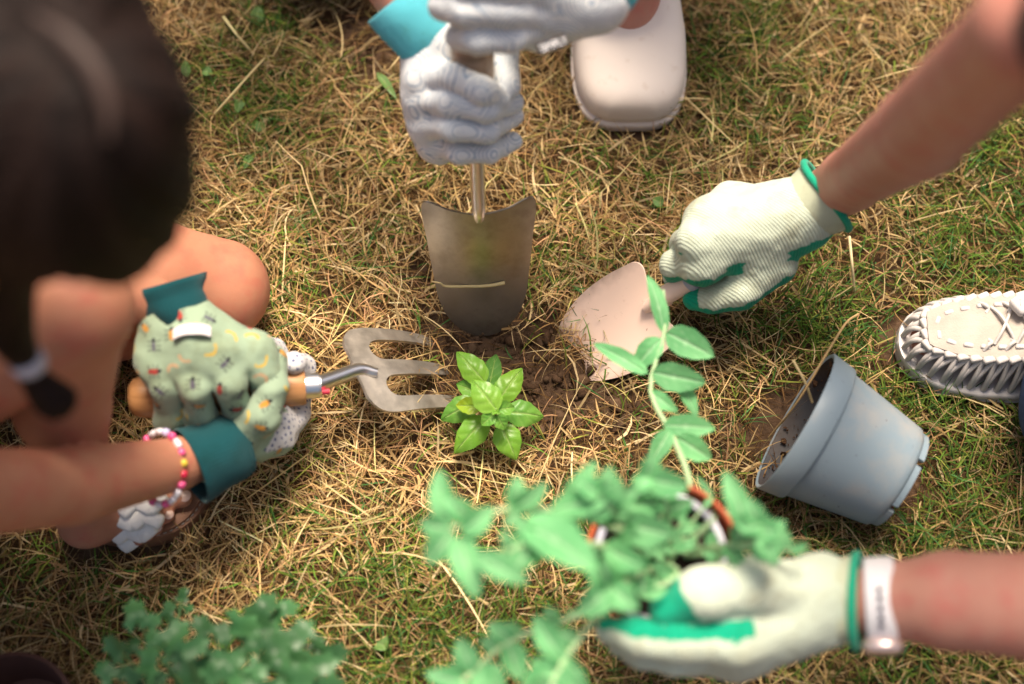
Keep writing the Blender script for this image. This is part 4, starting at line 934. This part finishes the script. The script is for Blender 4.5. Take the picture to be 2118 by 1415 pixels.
# bracelet
bc = P(333, 968, .122); bax = nrm(P(370, 962, .112) - P(180, 1005, .16)); _, b1, b2 = frame(bax); brc = None
seq = 'pwwPpwpyrpwwpwpPwwpwp'; n_ = len(seq); br = .0262
for k_, ch in enumerate(seq):
    q = 2 * math.pi * k_ / n_; c0 = bc + (b1 * math.cos(q) + b2 * math.sin(q)) * br + bax * .004 * math.sin(q + .6); td = nrm(-b1 * math.sin(q) + b2 * math.cos(q))
    L = .0082 if ch == 'w' else .0052; R_ = .0026 if ch == 'w' else .0031
    o = put('bead', M_('bead', lathe(c0 - td * L / 2, td, [(0, R_ * .5), (L * .12, R_ * .9), (L * .3, R_), (L * .7, R_), (L * .88, R_ * .9), (L, R_ * .5)], 14)), {'p': 'pink_bead', 'w': 'white_bead', 'P': 'lilac_bead', 'y': 'yellow_bead', 'r': 'red_bead'}[ch], child)
# sandal
so = poly_smooth([tuple(P(a, b, .015)[:2]) for a, b in ((120, 1075), (170, 1106), (245, 1122), (330, 1118), (395, 1085), (432, 1030), (428, 985), (395, 962), (320, 968), (220, 1015), (140, 1040))], 80)
V, F, uv = plate(so, lambda u, v: A(u, v, .011 + .002 * math.sin(u * 40)), .018, .008); sole = put('sandal_sole', mesh('sandal_sole', V, F), 'tan_leather', child, smooth=False, label='tan leather sandal sole under the toes')
cc_ = so.mean(0); V, F, uv = plate(cc_ + (so - cc_) * .93, lambda u, v: A(u, v, .0215 + .002 * math.sin(u * 40)), .003, .01); put('footbed', mesh('footbed', V, F), 'tan_leather', sole)
stc = [(cc_ + (p_ - cc_) * .955) for p_ in poly_smooth(so, 110)]
for k_ in range(0, 110, 1):
    if k_ % 2: continue
    a, b = stc[k_], stc[(k_ + 1) % 110]; put('stitch', M_('stitch', tube([A(*a, .0212 + .002 * math.sin(a[0] * 40)), A(*b, .0212 + .002 * math.sin(b[0] * 40))], .0004, 5)), 'white_suede', sole)
arc = smooth_path(PP((254, 1120, .026), (262, 1095, .044), (276, 1065, .0565), (292, 1030, .0585), (306, 995, .052), (318, 968, .030)), 60)
def pad(c, u, v, w, su, sv, sw):
    V = []; n1, n2_ = 12, 9
    for i in range(n2_ + 1):
        ph = -math.pi / 2 + math.pi * i / n2_
        for j in range(n1):
            q = 2 * math.pi * j / n1; sg = lambda x, e: math.copysign(abs(x) ** e, x)
            V.append(c + u * su * sg(math.cos(ph), .55) * sg(math.cos(q), .45) + v * sv * sg(math.cos(ph), .55) * sg(math.sin(q), .45) + w * sw * sg(math.sin(ph), .8))
    F = [(i * n1 + j, i * n1 + (j + 1) % n1, (i + 1) * n1 + (j + 1) % n1, (i + 1) * n1 + j) for i in range(n2_) for j in range(n1)]; return V, F
fax = nrm(P(345, 1030, .03) - P(180, 1075, .03))
def zs(py): return .0585 - .033 * max(0.0, (py - 1022) / 96) ** 2
tacr = nrm(P(292, 1075, .05) - P(292, 1035, .055))
for x_, y_, sg in ((281, 1016, 1), (313, 1010, -1), (266, 1047, -1), (297, 1043, 1), (323, 1040, -1), (258, 1078, 1), (287, 1073, -1), (314, 1071, 1), (252, 1104, -1), (278, 1102, 1), (303, 1099, -1), (268, 1122, -1)):
    zz = zs(y_); slope = (zs(y_ + 4) - zs(y_ - 4)) / 8; nrm_ = nrm(A(-.05, slope * 2200, 1.0)); u_ = nrm(fax * .80 + tacr * .60 * sg); u_ = nrm(u_ - nrm_ * (u_ @ nrm_)); v_ = np.cross(nrm_, u_)
    put('strap_pad', M_('strap_pad', pad(P(x_, y_, zz), u_, v_, nrm_, .0098, .0066, .0046)), 'white_leather', sole)

# ===== person at the top with the steel trowel
top = thing('person', 'person in blue swirl-print gloves and a cream clog gripping the steel trowel', 'person', (0, .5, 0))
wC, eC, shC = P(905, 92, .243), A(-.24, .38, .36), A(-.17, .72, .58)
wD, eD, shD = P(1228, -8, .322), A(.22, .44, .42), A(.17, .72, .58)
ankT = P(1300, -110, .10); kneeT = A(.13, .46, .44); hipT = A(.10, .78, .26); hipU = A(-.10, .78, .26); kneeU = A(-.18, .42, .07); ankU = A(-.14, .82, .05)
tg_ = [([ell(A(0, .74, .81), (.075, .095, .11)), cone(A(0, .75, .74), A(0, .74, .64), .05, .05), cone(A(0, .74, .58), A(0, .78, .28), .125, .13), cone(shC, shD, .055, .055), cone(A(0, .645, .80), A(0, .635, .785), .01, .014)], .03),
       ([cone(shC, eC, .047, .037), cone(eC, wC, .037, .0215), cone(wC, P(890, 120, .238), .0205, .013)], .006), ([cone(shD, eD, .047, .037), cone(eD, wD, .037, .0215), cone(wD, P(1195, 12, .315), .0185, .012)], .006),
       ([cone(hipT, kneeT, .085, .06), cone(kneeT, ankT, .055, .034), cone(ankT, P(1300, 40, .045), .034, .028)], .02), ([cone(hipU, kneeU, .085, .06), cone(kneeU, ankU, .055, .034), cone(ankU, ankU + A(0, .12, -.02), .03, .022)], .02)]
body('body', tg_, .012, .0050, 'skin_pink', top, it=2)
body('shirt', [([cone(A(0, .74, .59), A(0, .78, .30), .140, .145), cone(shC, shD, .068, .068), cone(shC, .4 * shC + .6 * eC, .066, .058), cone(shD, .4 * shD + .6 * eD, .066, .058)], .03)], .02, .008, 'olive_cloth', top, wrinkle(.008, 25))
body('trousers', [([cone(A(0, .78, .30), A(0, .79, .25), .145, .14)], .03), ([cone(hipT, kneeT, .098, .074), cone(kneeT, ankT + A(0, .005, .03), .070, .055)], .02), ([cone(hipU, kneeU, .098, .070), cone(kneeU, ankU, .066, .05)], .02)], .03, .008, 'denim', top, wrinkle(.008, 25, 5))
body('hair', [([ell(A(0, .77, .84), (.09, .10, .105)), ell(A(0, .83, .76), (.08, .06, .12))], .03)], .02, .006, 'hair', top, wrinkle(.006, 60, 2))
finC = [PP((885, 160, .236), (942, 160, .262), (1000, 188, .264), (1034, 204, .250)), PP((872, 205, .222), (932, 212, .247), (1005, 226, .248), (1062, 212, .232)), PP((880, 252, .205), (935, 264, .230), (1008, 268, .229), (1062, 240, .212)), PP((905, 296, .186), (950, 312, .206), (1008, 314, .203), (1060, 293, .190))]
gC = [([cone(wC, f_[0], .0215, .0145) for f_ in finC] + [cone(finC[0][0], finC[3][0], .0145, .013), cone(P(890, 110, .235), P(900, 230, .200), .018, .016)], .012)]
for f_, r0 in zip(finC, (.0100, .0100, .0098, .0092)): gC.append((chain(f_, [r0 * 1.15, r0, r0 * .95, r0 * .80]), .005))
gC.append((chain(PP((905, 105, .232), (968, 92, .215), (1036, 112, .232), (1050, 180, .250)), [.016, .0130, .0122, .0098]), .006))
glC = body('glove', gC, .0045, .0014, 'swirl_glove', top, wrinkle(.0013, 95, 3), None, 1, 'pale blue swirl-print glove wrapped round the trowel handle')
dC = nrm(nrm(P(838, 22, .268) - P(908, 98, .243)) + nrm(eC - wC))
cuff_shell('cuff', P(906, 96, .243), dC, [(-.002, .0250), (.004, .0275), (.015, .0285), (.03, .0290), (.045, .0290)], 'aqua_rib', glC, seg=200, ribs=66, ribamp=.0003, wob=.0006, ell=.9)
finD = [PP((1118, 58, .300), (1055, 74, .322), (985, 78, .322), (948, 77, .306)), PP((1125, 26, .315), (1055, 20, .341), (965, 18, .342), (915, 14, .328)), PP((1130, -14, .330), (1060, -30, .356), (970, -34, .357), (920, -40, .343)), PP((1135, -50, .342), (1065, -76, .368), (985, -84, .366), (940, -86, .355))]
gD = [([cone(wD, f_[0], .0190, .0140) for f_ in finD] + [cone(finD[0][0], finD[3][0], .0145, .0135), cone(P(1180, 8, .305), P(1100, 0, .30), .018, .016), cone(wD, P(1180, 15, .312), .0215, .0190)], .012)]
for f_, r0 in zip(finD, (.0112, .0122, .0122, .0120)): gD.append((chain(f_, [r0 * 1.12, r0, r0 * .97, r0 * .85]), .005))
gD.append((chain(PP((1150, -10, .315), (1070, -30, .290), (1000, -60, .290)), [.016, .013, .0105]), .006))
glD = body('glove', gD, .006, .0014, 'swirl_glove', top, wrinkle(.0013, 95, 6), None, 1, 'pale blue swirl-print glove closed over the top of the trowel handle')
cuff_shell('cuff', P(1232, -10, .323), eD - wD, [(-.002, .0245), (.004, .0275), (.015, .0285), (.03, .0295), (.05, .0305), (.075, .032)], 'aqua_rib', glD, seg=200, ribs=66, ribamp=.0003, wob=.0006, ell=.9)
t0, t1 = P(1108, 93, .322), P(1166, 72, .316); tu = nrm(t1 - t0); tv = nrm(np.cross(FWD, tu)); tv = tv if tv @ UPV < 0 else -tv; tn = np.cross(tu, tv); tn = tn if tn @ FWD < 0 else -tn
q = [t0, t1, t1 + tv * .0075, t0 + tv * .0075]; tagm = put('maker_tag', mesh('maker_tag', [p_ + tn * .0004 for p_ in q] + [p_ - tn * .0004 for p_ in q], [(0, 1, 2, 3), (7, 6, 5, 4), (0, 4, 5, 1), (1, 5, 6, 2), (2, 6, 7, 3), (3, 7, 4, 0)]), 'black_tag', glD, smooth=False)
tc = bpy.data.curves.new('txt', 'FONT'); tc.body = 'SIMPLY'; tc.size = .0074; tc.align_x = 'LEFT'; to = bpy.data.objects.new('txt', tc); COL.objects.link(to)
tme = bpy.data.meshes.new_from_object(to.evaluated_get(bpy.context.evaluated_depsgraph_get())); bpy.data.objects.remove(to)
Rm = Matrix((tuple(tu), tuple(-tv), tuple(nrm(np.cross(tu, -tv))))).transposed().to_4x4(); Rm.translation = Vector(t0 + tv * .0063 + tu * .0012 + tn * .0009); tme.transform(Rm)
tme.materials.clear(); put('lettering', tme, 'white_print', glD, smooth=False)
# clog
cl0 = P(1300, 262, .03); cl0 = A(P(1300, 0, .02)[0], P(1300, 277, .0)[1], 0)
CLX = P(1303, 150, .02)[0]; CLY = P(1300, 276, .004)[1]
prof_w = [(0, .020), (.006, .034), (.016, .043), (.032, .0495), (.055, .0530), (.085, .0535), (.12, .0500), (.16, .0440), (.20, .0420), (.235, .040), (.255, .032), (.262, .016)]
def clog_ring(inset, z, lean=0.0, n=72, skew=.0):
    L = np.array(prof_w); ys = np.interp(np.linspace(0, 1, n // 2), [0, .04, .12, .25, .5, .75, .92, 1], [0, .003, .018, .055, .12, .19, .245, .262]); ws = np.interp(ys, L[:, 0], L[:, 1])
    pts = [(w, y) for w, y in zip(ws, ys)] + [(-w, y) for w, y in zip(ws[::-1], ys[::-1])]
    c = np.array((0, .13)); out = []
    for w, y in pts:
        yy = y + inset * (1 if y < .13 else -1) * min(1, abs(y - .13) / .1) ; ww = math.copysign(max(.004, abs(w) - inset), w)
        out.append(A(CLX + ww + .10 * (yy - .13) * .06, CLY + yy, z(yy) if callable(z) else z))
    return out
def top_z(y): return .052 + .030 * np.clip((y - .03) / .13, 0, 1) ** 1.2
levels = [(.0035, .0015), (.0, .006), (-.0008, .014), (.0, .0165), (.0022, .0180), (.0022, .0195), (.0010, .0215), (.0012, .028), (.0028, lambda y: .028 + (top_z(y) - .028) * .45), (.0075, lambda y: .028 + (top_z(y) - .028) * .74), (.0145, lambda y: .028 + (top_z(y) - .028) * .90), (.024, lambda y: .028 + (top_z(y) - .028) * .98), (.034, lambda y: .028 + (top_z(y) - .028) * 1.0)]
V, F = [], []; n_ = 72
for ins, z in levels: V += clog_ring(ins, z)
for i in range(len(levels) - 1):
    for j in range(n_): F.append((i * n_ + j, i * n_ + (j + 1) % n_, (i + 1) * n_ + (j + 1) % n_, (i + 1) * n_ + j))
F.append(tuple(range(n_))[::-1]); lt = (len(levels) - 1) * n_
for j in range(n_ // 2 - 1): F.append((lt + j, lt + j + 1, lt + n_ - 2 - j, lt + n_ - 1 - j))
clog = put('clog', mesh('clog', V, F), 'cream_rubber', top, label='cream rubber clog with a rounded toe')
bm = bmesh.new(); bm.from_mesh(clog.data); bmesh.ops.recalc_face_normals(bm, faces=bm.faces); bm.to_mesh(clog.data); bm.free()
md = clog.modifiers.new('round', 'SUBSURF'); md.levels = md.render_levels = 2

# ===== person on the right with mint gloves
rgt = thing('person', 'person in mint green-dipped gloves with a white watch and woven white shoe', 'person', tuple(P(2300, 760, 0)))
wE, eE, shE = P(1712, 405, .134), PD(2130, 52, .655), A(.44, -.05, .76)
wF, eF, shF = P(1762, 1240, .208), A(.40, -.318, .305), A(.52, -.36, .66)
mE = PD(1905, 272, .885)
rg_ = [([ell(A(.46, -.20, .93), (.095, .075, .11)), cone(A(.50, -.20, .85), A(.55, -.20, .74), .05, .05), cone(A(.57, -.20, .66), A(.70, -.18, .26), .125, .13), cone(shE, shF, .055, .055), cone(A(.362, -.20, .915), A(.355, -.20, .895), .010, .013)], .03),
       ([cone(shE, eE, .036, .0265), cone(eE, mE, .0265, .0295), cone(mE, P(1760, 372, .175), .0295, .0235), cone(P(1760, 372, .175), wE, .0245, .0220), cone(wE, P(1660, 438, .127), .0215, .013)], .005),
       ([cone(shF, eF, .046, .037), cone(eF, P(1960, 1242, .235), .037, .0300), cone(P(1960, 1242, .235), P(1840, 1242, .216), .0300, .0235), cone(P(1840, 1242, .216), P(1715, 1243, .205), .0235, .018)], .005),
       ([cone(A(.68, -.06, .25), A(.56, -.02, .46), .085, .06), cone(A(.56, -.02, .46), P(2360, 720, .10), .055, .034), cone(P(2360, 720, .07), P(2150, 715, .030), .026, .020), cone(P(2150, 715, .030), P(2060, 712, .029), .020, .019), cone(P(2060, 712, .029), P(1915, 702, .027), .020, .014)], .005),
       ([cone(A(.68, -.30, .25), A(.52, -.40, .08), .085, .06), cone(A(.52, -.40, .08), A(.86, -.34, .05), .055, .034)], .02)]
body('body', rg_, .012, .0042, 'skin_pink', rgt, it=2)
body('shirt', [([cone(A(.57, -.20, .67), A(.70, -.18, .28), .14, .145), cone(shE, shF, .068, .068), cone(shE, PD(2340, 20, .60), .056, .044), cone(shF, .45 * shF + .55 * eF, .064, .056)], .03)], .02, .007, 'dark_cloth', rgt, wrinkle(.008, 25))
body('trousers', [([cone(A(.70, -.18, .28), A(.71, -.18, .24), .145, .14)], .03), ([cone(A(.68, -.06, .25), A(.56, -.02, .46), .098, .074), cone(A(.56, -.02, .46), P(2290, 715, .13), .070, .052)], .02), ([cone(A(.68, -.30, .25), A(.52, -.40, .08), .098, .07), cone(A(.52, -.40, .08), A(.86, -.34, .06), .066, .05), cone(P(2275, 850, .06), A(.70, -.12, .2), .060, .08)], .02)], .03, .008, 'denim', rgt, wrinkle(.008, 25, 5))
body('hair', [([ell(A(.47, -.20, .97), (.105, .09, .10)), ell(A(.54, -.20, .88), (.06, .085, .13))], .03)], .02, .006, 'hair', rgt, wrinkle(.006, 60, 2))
MINT, DIP = np.array((.56, .64, .52)), np.array((.004, .345, .205))
def mint_col(back, thr, tips, thr_t=.62, zones=()):
    def fn(pos, N, g):
        gi, pi, tt = nearest(g, pos); e = .10 * (vnoise(pos * 200, 3) - .5) + .16 * (vnoise(pos * 60, 6) - .5)
        bk = back(pos, gi) if callable(back) else nrm(back); dn = (N * bk).sum(1); m = dn + e < thr
        for gidx, last, t0_ in tips: m |= (gi == gidx) & (pi >= last) & (tt + e * .6 > t0_)
        for z_ in zones: m |= z_(pos, N, gi, pi, tt, e)
        C = np.where(m[:, None], DIP[None], MINT[None]); return C * (.94 + .12 * vnoise(pos * 55, 9)[:, None])
    return fn
mcE = PP((1452, 545, .113), (1440, 498, .131), (1468, 455, .128), (1512, 420, .112))
gE = [([cone(P(1660, 440, .130), m_, .0225, .0150) for m_ in mcE] + [cone(mcE[0], mcE[2], .0150, .0150), cone(mcE[2], mcE[3], .015, .014), cone(P(1650, 450, .128), P(1560, 555, .100), .0200, .0170)], .014),
      (chain([mcE[0]] + PP((1396, 547, .096), (1400, 572, .073), (1440, 580, .064)), [.0145, .0118, .0108, .0100]), .005), (chain([mcE[1]] + PP((1418, 505, .098), (1432, 545, .065), (1480, 570, .058)), [.0145, .0125, .0112, .010]), .005),
      (chain([mcE[2]] + PP((1450, 470, .092), (1470, 525, .060), (1515, 550, .056)), [.0140, .0125, .0112, .010]), .005), (chain([mcE[3]] + PP((1500, 440, .080), (1515, 500, .056), (1550, 520, .054)), [.0130, .0115, .0105, .0095]), .005),
      (chain(PP((1600, 545, .098), (1530, 602, .088), (1475, 616, .080), (1436, 618, .074)), [.0190, .0145, .0118, .0100]), .008)]
def thumb_zone(pos, N, gi, pi, tt, e): return (gi == 5) & (N @ nrm(A(-.2, -.85, .25)) + e > .55)
glE = body('glove', gE, .0055, .0012, 'knit_glove', rgt, wrinkle(.0015, 80, 4), mint_col(A(-.15, .46, .86), -.26, [(5, 2, .55), (1, 1, .85)]), 1, 'mint knit glove with green-dipped palm holding the pink trowel')
dE = nrm(P(1712, 405, .142) - P(1640, 452, .128)); oE = P(1640, 450, .128)
profE = [(0, .0255), (.008, .0270), (.018, .0295), (.030, .0325)]
cuff_shell('cuff', oE, dE, profE, 'cream_rib', glE, seg=72, ell=.95, hint=A(.3, .6, .8)); a_, s_, b_ = frame(dE, A(.3, .6, .8))
ring = [oE + dE * (.0305 + .002 * math.sin(t * 2 + 1)) + s_ * math.cos(t) * .0325 + b_ * math.sin(t) * .0325 * .95 for t in np.linspace(0, 2 * math.pi, 56, endpoint=False)]
put('cuff_edge', M_('cuff_edge', tube(ring, .0030, 10, closed=True)), 'green_rib', glE)
# lower glove
finF = [PP((1520, 1322, .214), (1400, 1330, .222), (1320, 1320, .218), (1262, 1306, .210)), PP((1515, 1345, .196), (1400, 1352, .198), (1330, 1342, .192), (1285, 1328, .186)), PP((1520, 1352, .176), (1420, 1356, .174), (1355, 1345, .168), (1310, 1335, .162)), PP((1535, 1345, .160), (1450, 1350, .155), (1400, 1342, .150), (1360, 1335, .146))]
gF = [([cone(P(1705, 1242, .203), f_[0], .0220, .0165) for f_ in finF] + [cone(finF[0][0], finF[3][0], .0155, .0145), cone(P(1690, 1240, .208), P(1560, 1300, .200), .024, .021)], .014)]
for f_, r0 in zip(finF, (.0130, .0130, .0125, .0115)): gF.append((chain(f_, [r0 * 1.15, r0, r0 * .92, r0 * .70]), .005))
gF.append((chain(PP((1660, 1222, .214), (1555, 1212, .232), (1450, 1228, .236), (1378, 1262, .228)), [.0200, .0165, .0150, .0112]), .010))
def dipF(pos, N, gi, pi, tt, e):
    th = (gi == 5) & ((pi == 2) & (tt + e > .30)); th |= False
    fi = (gi >= 1) & (gi <= 4) & (N @ nrm(UPV * .95 - FWD * .30) + e * .3 > .52); return th | fi | ((gi == 0) & (N @ nrm(UPV * .95 - FWD * .30) + e * .3 > .40) & (pos[:, 0] + e * .02 < P(1545, 1280, .21)[0]))
glF = body('glove', gF, .0055, .0012, 'knit_glove_low', rgt, wrinkle(.0015, 80, 4), mint_col(A(0, -.3, 1), -9, [], 0, [dipF]), 1, 'mint knit glove with green-dipped fingers holding the orange pot')
dF = nrm(P(1840, 1242, .216) - P(1690, 1244, .205)); oF = P(1690, 1244, .205)
cuff_shell('cuff', oF, dF, [(0, .0250), (.006, .0275), (.009, .0262), (.013, .0282), (.016, .0268), (.020, .0285), (.0235, .0290)], 'cream_rib', glF, seg=72, wob=.0009, ell=.95); a_, s_, b_ = frame(dF)
ring = [oF + dF * (.0245 + .003 * math.sin(t + 2.2)) + s_ * math.cos(t) * .0290 + b_ * math.sin(t) * .0290 * .95 for t in np.linspace(0, 2 * math.pi, 56, endpoint=False)]
put('cuff_edge', M_('cuff_edge', tube(ring, .0030, 10, closed=True)), 'green_rib', glF)
oW = oF + dF * .0300
watch = cuff_shell('watch_band', oW, dF, [(0, .0262), (.0006, .0270), (.006, .0274), (.012, .0276), (.018, .0276), (.0186, .0268)], 'band_white', rgt, th=.0022, seg=72, ell=.95); watch['label'] = 'white watch band below the glove cuff'
for k_ in range(5):
    q = k_ * .19; 
    up_ = nrm(-FWD * .95 + UPV * (.42 - k_ * .20)); up_ = nrm(up_ - dF * (up_ @ dF)); c0 = oW + dF * .0092 + up_ * .0274
    put('band_hole', M_('band_hole', lathe(c0 + up_ * .0004, up_, [(0, .0017), (.0009, .0017), (.00095, .0004)], 12)), 'dark_hole', watch)
dn = nrm(-UPV * .97 - FWD * .25); dn = nrm(dn - dF * (dn @ dF)); sd = np.cross(dF, dn); c0 = oW + dF * .009 + dn * .0285
put('watch_case', M_('watch_case', pad(c0, dF, sd, dn, .0130, .0175, .0058)), 'watch_case', watch); put('watch_face', M_('watch_face', pad(c0 + dn * .0036, dF, sd, dn, .0095, .0140, .0018)), 'watch_glass', watch)

# woven shoe
TX, TY = P(1848, 0, .0)[0], P(0, 706, .02)[1]; TX = P(1850, 700, .012)[0]
shoe_rot = math.radians(-3)
def SH(u, v, z):                            # u back from the toe, v across (towards the top of the picture), z up
    c, s = math.cos(shoe_rot), math.sin(shoe_rot); return A(TX + u * c - v * s, TY + u * s + v * c, z)
sw = np.array([(0, .0), (.003, .014), (.010, .025), (.022, .0345), (.04, .0415), (.065, .0455), (.095, .0455), (.13, .041), (.17, .037), (.21, .036), (.24, .031), (.255, .02), (.26, .0)])
def outline(inset, n=64, u0=0.0, u1=.26):
    us = u0 + inset + (u1 - u0 - 2 * inset) * (.5 - .5 * np.cos(np.linspace(0, math.pi, n // 2))); w = np.maximum(np.interp(us, sw[:, 0], sw[:, 1]) - inset, .0)
    w[0] = w[-1] = 0; return [(u, v) for u, v in zip(us, w)] + [(u, -v) for u, v in list(zip(us, w))[::-1][1:-1]]
V = []; lv = [(.003, .001), (0, .005), (-.0008, .008), (.0012, .0100), (-.0004, .0118), (-.0004, .017), (.0012, .0195), (.006, .0200)]; O = [outline(i, 80) for i, _ in lv]; n_ = len(O[0])
for (ins, z), o_ in zip(lv, O): V += [SH(u, v, z) for u, v in o_]
F = [(i * n_ + j, i * n_ + (j + 1) % n_, (i + 1) * n_ + (j + 1) % n_, (i + 1) * n_ + j) for i in range(len(lv) - 1) for j in range(n_)] + [tuple(range(n_))[::-1], tuple((len(lv) - 1) * n_ + j for j in range(n_))]
shoe = put('shoe_sole', mesh('shoe_sole', V, F), 'white_rubber', rgt, label='white rubber sole of the woven shoe')
upz = lambda u: .044 + .018 * np.clip((u - .02) / .1, 0, 1)
col_o = [q for q in outline(.0165, 110)]; base_o = outline(.0045, 110)
def arclen(o):
    o = np.array(o); d = np.linalg.norm(np.roll(o, -1, 0) - o, axis=1); return np.concatenate([[0], np.cumsum(d)]), np.vstack([o, o[:1]])
La, Pa = arclen(base_o); Lb, Pb = arclen(col_o)
def at(L, Pq, f): s = (f % 1) * L[-1]; return np.array([np.interp(s, L, Pq[:, 0]), np.interp(s, L, Pq[:, 1])])
nk = 52
for k_ in range(nk):                        # cords from the sole up to the woven edge
    f = (k_ + .5) / nk; b_ = at(La, Pa, f); 
    for df in (-.25, .25):
        tq = at(Lb, Pb, f + df / nk * 1.5)
        if b_[0] > .19: continue
        p0 = SH(b_[0], b_[1], .0185); p2 = SH(tq[0], tq[1], upz(tq[0]) - .002); p1 = SH(*(b_ * .72 + tq * .28), .036)
        put('cord', M_('cord', tube([p0, p1, p2], .0023, 7, 7)), 'white_cord', shoe)
for k_ in range(nk):                        # plaited edge of the upper
    f = (k_ + .5) / nk; c = at(Lb, Pb, f); c2 = at(Lb, Pb, f + .4 / nk); 
    if c[0] > .19: continue
    tq = nrm(np.append(c2 - c, 0)); tw_ = SH(*(tq[:2]), 0) - SH(0, 0, 0); w_ = A(0, 0, 1); u_ = nrm(tw_ + .45 * np.cross(w_, tw_)); 
    put('plait_knot', M_('plait_knot', pad(SH(c[0], c[1], upz(c[0]) + .0005), u_, np.cross(w_, u_), w_, .0056, .0032, .0030)), 'white_cord', shoe)
in_o = outline(.0262, 110); Lc, Pc = arclen(in_o); n3 = 34
for k_ in range(n3):
    f = (k_ + .5) / n3; c = at(Lc, Pc, f); c2 = at(Lc, Pc, f + .4 / n3)
    if c[0] > .19: continue
    tq = SH(*(nrm(np.append(c2 - c, 0))[:2]), 0) - SH(0, 0, 0); put('plait_knot', M_('plait_knot', pad(SH(c[0], c[1], upz(c[0]) + .0035), tq, np.cross(A(0, 0, 1), tq), A(0, 0, 1), .0044, .0022, .0022)), 'white_cord', shoe)
pn = poly_smooth(outline(.0175, 60, .0, .20), 80)
V, F, uv = plate(pn, lambda u, v: SH(u, v, upz(u) + .0012 + .003 * (1 - (v / .03) ** 2)), .0022, .008); put('toe_panel', mesh('toe_panel', V, F), 'white_suede', shoe, smooth=False)
for k_ in range(5):                         # crossed laces
    u = .068 + k_ * .017
    for sg in (-1, 1):
        pts_ = [SH(u, sg * .017, upz(u) + .005), SH(u + .006, sg * .006, upz(u) + .0105), SH(u + .013, -sg * .009, upz(u) + .0095), SH(u + .017, -sg * .017, upz(u) + .005)]; put('lace', M_('lace', tube(pts_, .0014, 7, 12)), 'white_cord', shoe)
for k_ in range(6):
    u = .060 + k_ * .017
    for sg in (-1, 1): put('lace_loop', M_('lace_loop', tube([SH(u, sg * .0215, upz(u) + .003), SH(u + .003, sg * .018, upz(u) + .0075), SH(u + .006, sg * .0155, upz(u) + .006), SH(u + .004, sg * .012, upz(u) + .0045)], .0017, 7, 10)), 'white_cord', shoe)
tg0 = SH(.088, .013, upz(.088) + .014); tgl = put('lace_lock', M_('lace_lock', pad(tg0, nrm(A(.5, -.85, 0)), nrm(A(.85, .5, 0)), A(0, 0, 1), .0085, .0072, .0050)), 'white_rubber', shoe)
put('lace_lock_mark', M_('lace_lock_mark', tube([tg0 + A(-.002, -.003, .0049), tg0 + A(-.002, .003, .0051), tg0 + A(.0018, .002, .0050), tg0 + A(.0015, -.003, .0048)], .0004, 5)), 'white_suede', shoe)

# faces (they look down, away from the camera)
def face(person, c, r, fwd):
    fwd = nrm(fwd); sd = nrm(np.cross(A(0, 0, 1), fwd)); up = np.cross(fwd, sd); r = np.array(r)
    def on(d): d = nrm(d); return c + d / math.sqrt(((d / r) ** 2).sum())
    for sg in (-1, 1):
        p_ = on(fwd + sd * sg * .38 + up * .10); n_ = nrm(p_ - c); e_ = put('eye', M_('eye', pad(p_ - n_ * .002, sd, up, n_, .0115, .0058, .0042)), 'eye_white', person)
        put('pupil', M_('pupil', pad(p_ + n_ * .0012, sd, up, n_, .0048, .0048, .0018)), 'watch_glass', e_)
        q_ = on(fwd + sd * sg * .40 + up * .34); put('eyebrow', M_('eyebrow', pad(q_, sd, up, nrm(q_ - c), .0140, .0026, .0022)), 'hair', person)
        q_ = on(sd * sg + up * .05 - fwd * .1); put('ear', M_('ear', pad(q_, nrm(fwd * .4 + sd * sg * .3), up, nrm(sd * sg), .012, .022, .006)), 'skin_pink', person)
    q_ = on(fwd - up * .62); put('mouth', M_('mouth', pad(q_, sd, up, nrm(q_ - c), .0190, .0052, .0030)), 'lip', person)
face(child, HC, (.070, .088, .085), A(.72, 0, -.62)); face(top, A(0, .74, .81), (.075, .095, .11), A(0, -1, -.12)); face(rgt, A(.46, -.20, .93), (.095, .075, .11), A(-1, 0, -.15))
